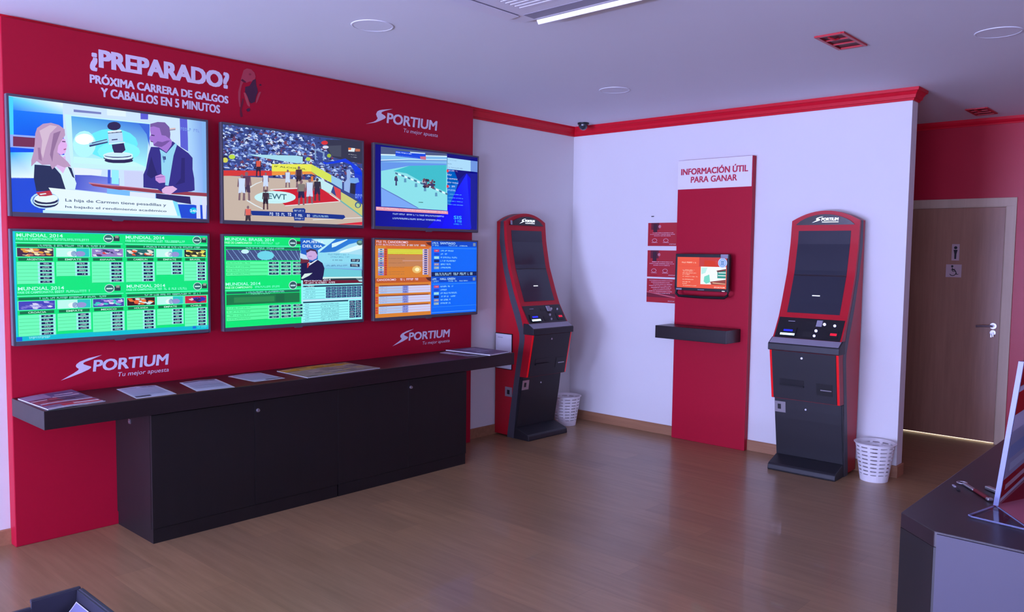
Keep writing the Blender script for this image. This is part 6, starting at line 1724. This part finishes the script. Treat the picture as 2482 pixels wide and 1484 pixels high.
for k in range(4):
    a = k*PI/2
    g = MB()
    ca, sa = math.cos(a), math.sin(a)

    def ro(x, y, z):
        return (x*ca-y*sa, x*sa+y*ca, z)
    b = MB().box(0.345, 0.425, -0.33, 0.33, -0.0352, -0.034)
    b.v = [ro(*v) for v in b.v]
    b.build('air_outlet', M['acdark'], ac)
    b = MB()
    # vane hanging open from the outer lip
    x_in, x_out, zin, zout = (0.452, 0.464, -0.034, -0.050) if k == 0 else (0.350, 0.424, -0.037, -0.041)
    b.hexa([(x_in, -0.335, zin-0.004), (x_out, -0.335, zout-0.004), (x_out, 0.335, zout-0.004), (x_in, 0.335, zin-0.004)],
           [(x_in, -0.335, zin), (x_out, -0.335, zout), (x_out, 0.335, zout), (x_in, 0.335, zin)])
    b.v = [ro(*v) for v in b.v]
    b.build('vane', M['acvane_lit'] if k == 0 else M['acwhite'], ac)
MB().box(0.285, 0.325, -0.24, -0.10, -0.0355, -0.034).build('indicator_panel', M['acdark'], ac)

# ------------------------------------------------------------------ service counter at the right edge
ZC = 1.10
ct = thing('service_counter', 'dark wood service counter with a grey front panel at the right edge', 'counter', (-3.6, -5.0, 0))
poly = [(-4.476, -4.316), (-4.549, -4.395), (-4.549, -6.6), (-3.95, -6.6), (-3.95, -4.95), (-2.75, -4.95), (-2.75, -4.316)]
po = [(x+3.6, y+5.0) for x, y in poly]
MB().prism(po, 2, 0.0, ZC-0.03).build('counter_body', M['wengev'], ct)
MB().prism(po, 2, ZC-0.03, ZC).build('counter_top', M['wenge'], ct, bevel=0.0015)
MB().box(-0.953, -0.949, -1.59, 0.600, 0.0, ZC-0.004).build('front_panel', M['counterpanel'], ct)

# acrylic sign holder on the counter
FX, FY = -4.313, -4.445
ho = thing('sign_holder', 'clear acrylic sign holder with a red and white leaflet on the counter', 'sign holder', (FX, FY, ZC))
LN = 0.30
HT = 0.292
lean = -0.030


def hp_(x, s, off=0.0):
    """point on the leaning panel: x along, s up 0..1, off sideways"""
    return (x, lean*s+off, 0.006+HT*s)


g = MB()
g.hexa([hp_(0, 0, -0.005), hp_(LN, 0, -0.005), hp_(LN, 0, -0.002), hp_(0, 0, -0.002)], [hp_(0, 1, -0.005), hp_(LN, 1, -0.005), hp_(LN, 1, -0.002), hp_(0, 1, -0.002)])
g.hexa([hp_(0, 0, 0.002), hp_(LN, 0, 0.002), hp_(LN, 0, 0.005), hp_(0, 0, 0.005)], [hp_(0, 1, 0.002), hp_(LN, 1, 0.002), hp_(LN, 1, 0.005), hp_(0, 1, 0.005)])
g.build('acrylic_panel', M['acrylicthin'], ho)
g = MB()
g.hexa([hp_(-0.004, 0, -0.0045), hp_(0.003, 0, -0.0045), hp_(0.003, 0, 0.0045), hp_(-0.004, 0, 0.0045)], [hp_(-0.004, 1, -0.0045), hp_(0.003, 1, -0.0045), hp_(0.003, 1, 0.0045), hp_(-0.004, 1, 0.0045)])
g.build('panel_edge', M['acryledge'], ho)
bpoly = [(-0.098, 0.026), (-0.104, 0.020), (-0.125, -0.155), (0.30, -0.175), (0.31, 0.02), (0.0, 0.006)]
MB().prism(bpoly, 2, 0.0005, 0.004).build('base_plate', M['acrylic'], ho)
g = MB()
for a, b in zip(bpoly[:-2], bpoly[1:-1]):
    g.tube([(a[0], a[1], 0.0025), (b[0], b[1], 0.0025)], 0.0018, 6)
g.tube([(bpoly[0][0], bpoly[0][1], 0.0025), (0.0, 0.004, 0.0025)], 0.0018, 6)
g.tube([(0.0, 0.0, 0.0045), (-0.112, -0.075, 0.0045)], 0.0012, 6)
g.build('base_edge', M['acryledge'], ho)
lf = MB()


def st(col, s0, s1, x0=0.004, x1=LN-0.004, L=0):
    for o_ in (-0.0012-0.0002*L, 0.0012+0.0002*L):
        lf.add([hp_(x0, s0, o_), hp_(x1, s0, o_), hp_(x1, s1, o_), hp_(x0, s1, o_)], [(0, 1, 2, 3)], lin(col))


st((200, 190, 205), 0, 1)
st((196, 30, 40), 0.82, 1.0, L=1)
st((120, 40, 50), 0.90, 0.97, 0.05, 0.2, 2)
st((214, 30, 36), 0.62, 0.78, L=1)
st((176, 170, 190), 0.16, 0.50, L=1)
st((150, 160, 196), 0.30, 0.40, 0.03, 0.22, 2)
st((196, 200, 214), 0.20, 0.26, 0.06, 0.26, 2)
st((180, 32, 44), 0.03, 0.16, L=1)
st((226, 190, 200), 0.07, 0.11, 0.05, 0.25, 2)
lf.add([(0.004, 0.0, 0.0048), (-0.108, -0.076, 0.0048), (-0.10, -0.150, 0.0048), (LN, -0.150, 0.0048), (LN, -0.004, 0.0048)], [(0, 1, 2, 3, 4)], lin((196, 110, 126)))  # pink and red patches paint the leaflet's reflection on the base plate
lf.add([(0.02, -0.004, 0.0051), (LN, -0.006, 0.0051), (LN, -0.05, 0.0051), (0.12, -0.04, 0.0051)], [(0, 1, 2, 3)], lin((160, 40, 56)))
lf.build('leaflet', M['printgloss'], ho)

# bits lying on the counter
pk = thing('penknife', 'long metal and red penknife lying on the counter', 'penknife', (-4.222, -4.388, ZC), math.radians(-143))
MB().box(-0.005, 0.055, -0.0045, 0.0045, 0.001, 0.008).build('handle', M['ventdark'], pk, bevel=0.003)
MB().box(-0.055, -0.005, -0.0045, 0.0045, 0.001, 0.006).box(0.055, 0.066, -0.006, 0.006, 0.001, 0.007).build('metal_body', M['silver'], pk, bevel=0.002)
MB().tube([(-0.062+0.010*math.cos(a), 0.010*math.sin(a), 0.003) for a in [i*PI/6 for i in range(12)]], 0.0016, 6, True).build('ring', M['silver'], pk)
cl = MB().box(-0.016, 0.016, -0.006, 0.006, 0.0005, 0.008).build('metal_clip', M['silver'], bevel=0.002)
cl.location = (-4.188, -4.412, ZC)
cl.rotation_euler = (0, 0, math.radians(-130))
tag(cl, 'small silver clip on the counter between the penknife and the sign holder', 'clip')
for x, y, lab in ((-4.207, -4.343, 'thin pale scrap on the counter, farther from the counter front'), (-4.231, -4.357, 'tiny dark scrap on the counter beside the penknife tip')):
    o = MB().box(-0.007, 0.007, -0.002, 0.002, 0.0005, 0.003).build('paper_scrap', M['greyplastic'] if 'pale' in lab else M['lockdark'])
    o.location = (x, y, ZC)
    o.rotation_euler = (0, 0, math.radians(-150))
    tag(o, lab, 'scrap', 'scraps on the counter')

# ------------------------------------------------------------------ crate in the near left corner of the view
cr = thing('storage_crate', 'dark plastic crate on the floor at the lower left corner', 'crate', (-5.285, -1.640, 0))
hx, hy, hz = 0.30, 0.20, 0.25
g = MB()
w = 0.012
for s in (-1, 1):
    # long sides (along x) with a lowered rim between raised corner posts
    y = s*hy
    ya, yb = sorted((y, y-s*w))
    for x0, x1, z1 in ((-hx, -0.13, hz), (-0.13, 0.13, hz-0.028), (0.13, hx, hz)):
        bx0, bx1 = x0*0.94, x1*0.94
        g.hexa([(bx0, ya*0.95, 0), (bx1, ya*0.95, 0), (bx1, yb*0.95, 0), (bx0, yb*0.95, 0)], [(x0, ya, z1), (x1, ya, z1), (x1, yb, z1), (x0, yb, z1)])
    x = s*hx
    xa, xb = sorted((x, x-s*w))
    g.hexa([(xa*0.94, -hy*0.95, 0), (xb*0.94, -hy*0.95, 0), (xb*0.94, hy*0.95, 0), (xa*0.94, hy*0.95, 0)], [(xa, -hy+0.02, hz), (xb, -hy+0.02, hz), (xb, hy-0.02, hz), (xa, hy-0.02, hz)])
g.box(-hx*0.94, hx*0.94, -hy*0.95, hy*0.95, 0.0, 0.012)
g.build('crate_shell', M['crate'], cr, bevel=0.003)
g = MB()
for s in (-1, 1):
    for x0, x1, z1 in ((-hx-0.008, -0.13, hz), (0.13, hx+0.008, hz), (-0.13, 0.13, hz-0.028)):
        ya, yb = sorted((s*hy-s*0.006, s*(hy+0.010)))
        g.box(x0, x1, ya, yb, z1-0.012, z1+0.004)
    xa, xb = sorted((s*hx-s*0.006, s*(hx+0.010)))
    g.box(xa, xb, -hy+0.02, hy-0.02, hz-0.012, hz+0.004)
g.build('crate_rim', M['crate'], cr, bevel=0.003)
t = sheet('lit_wall_sheet', ((-5.12, -1.545), (-5.006, -1.475), (-5.006, -1.79), (-5.18, -1.79)), lambda u, v: 0.045*u*u, 0.001, [((130, 130, 172), 0.02, 0.02, 0.98, 0.98)], z0=0.165)  # pale sheet added in place of the brightly lit inner side wall
tag(t, 'pale sheet standing for the lit inner wall of the dark crate', 'paper')
t = MB().box(-0.20, 0.20, -0.14, 0.14, 0, 0.150).build('carton', M['counterpanel'], bevel=0.004)
t.location = (-5.285, -1.640, 0.0125)
tag(t, 'grey carton under the sheet inside the dark crate', 'carton')
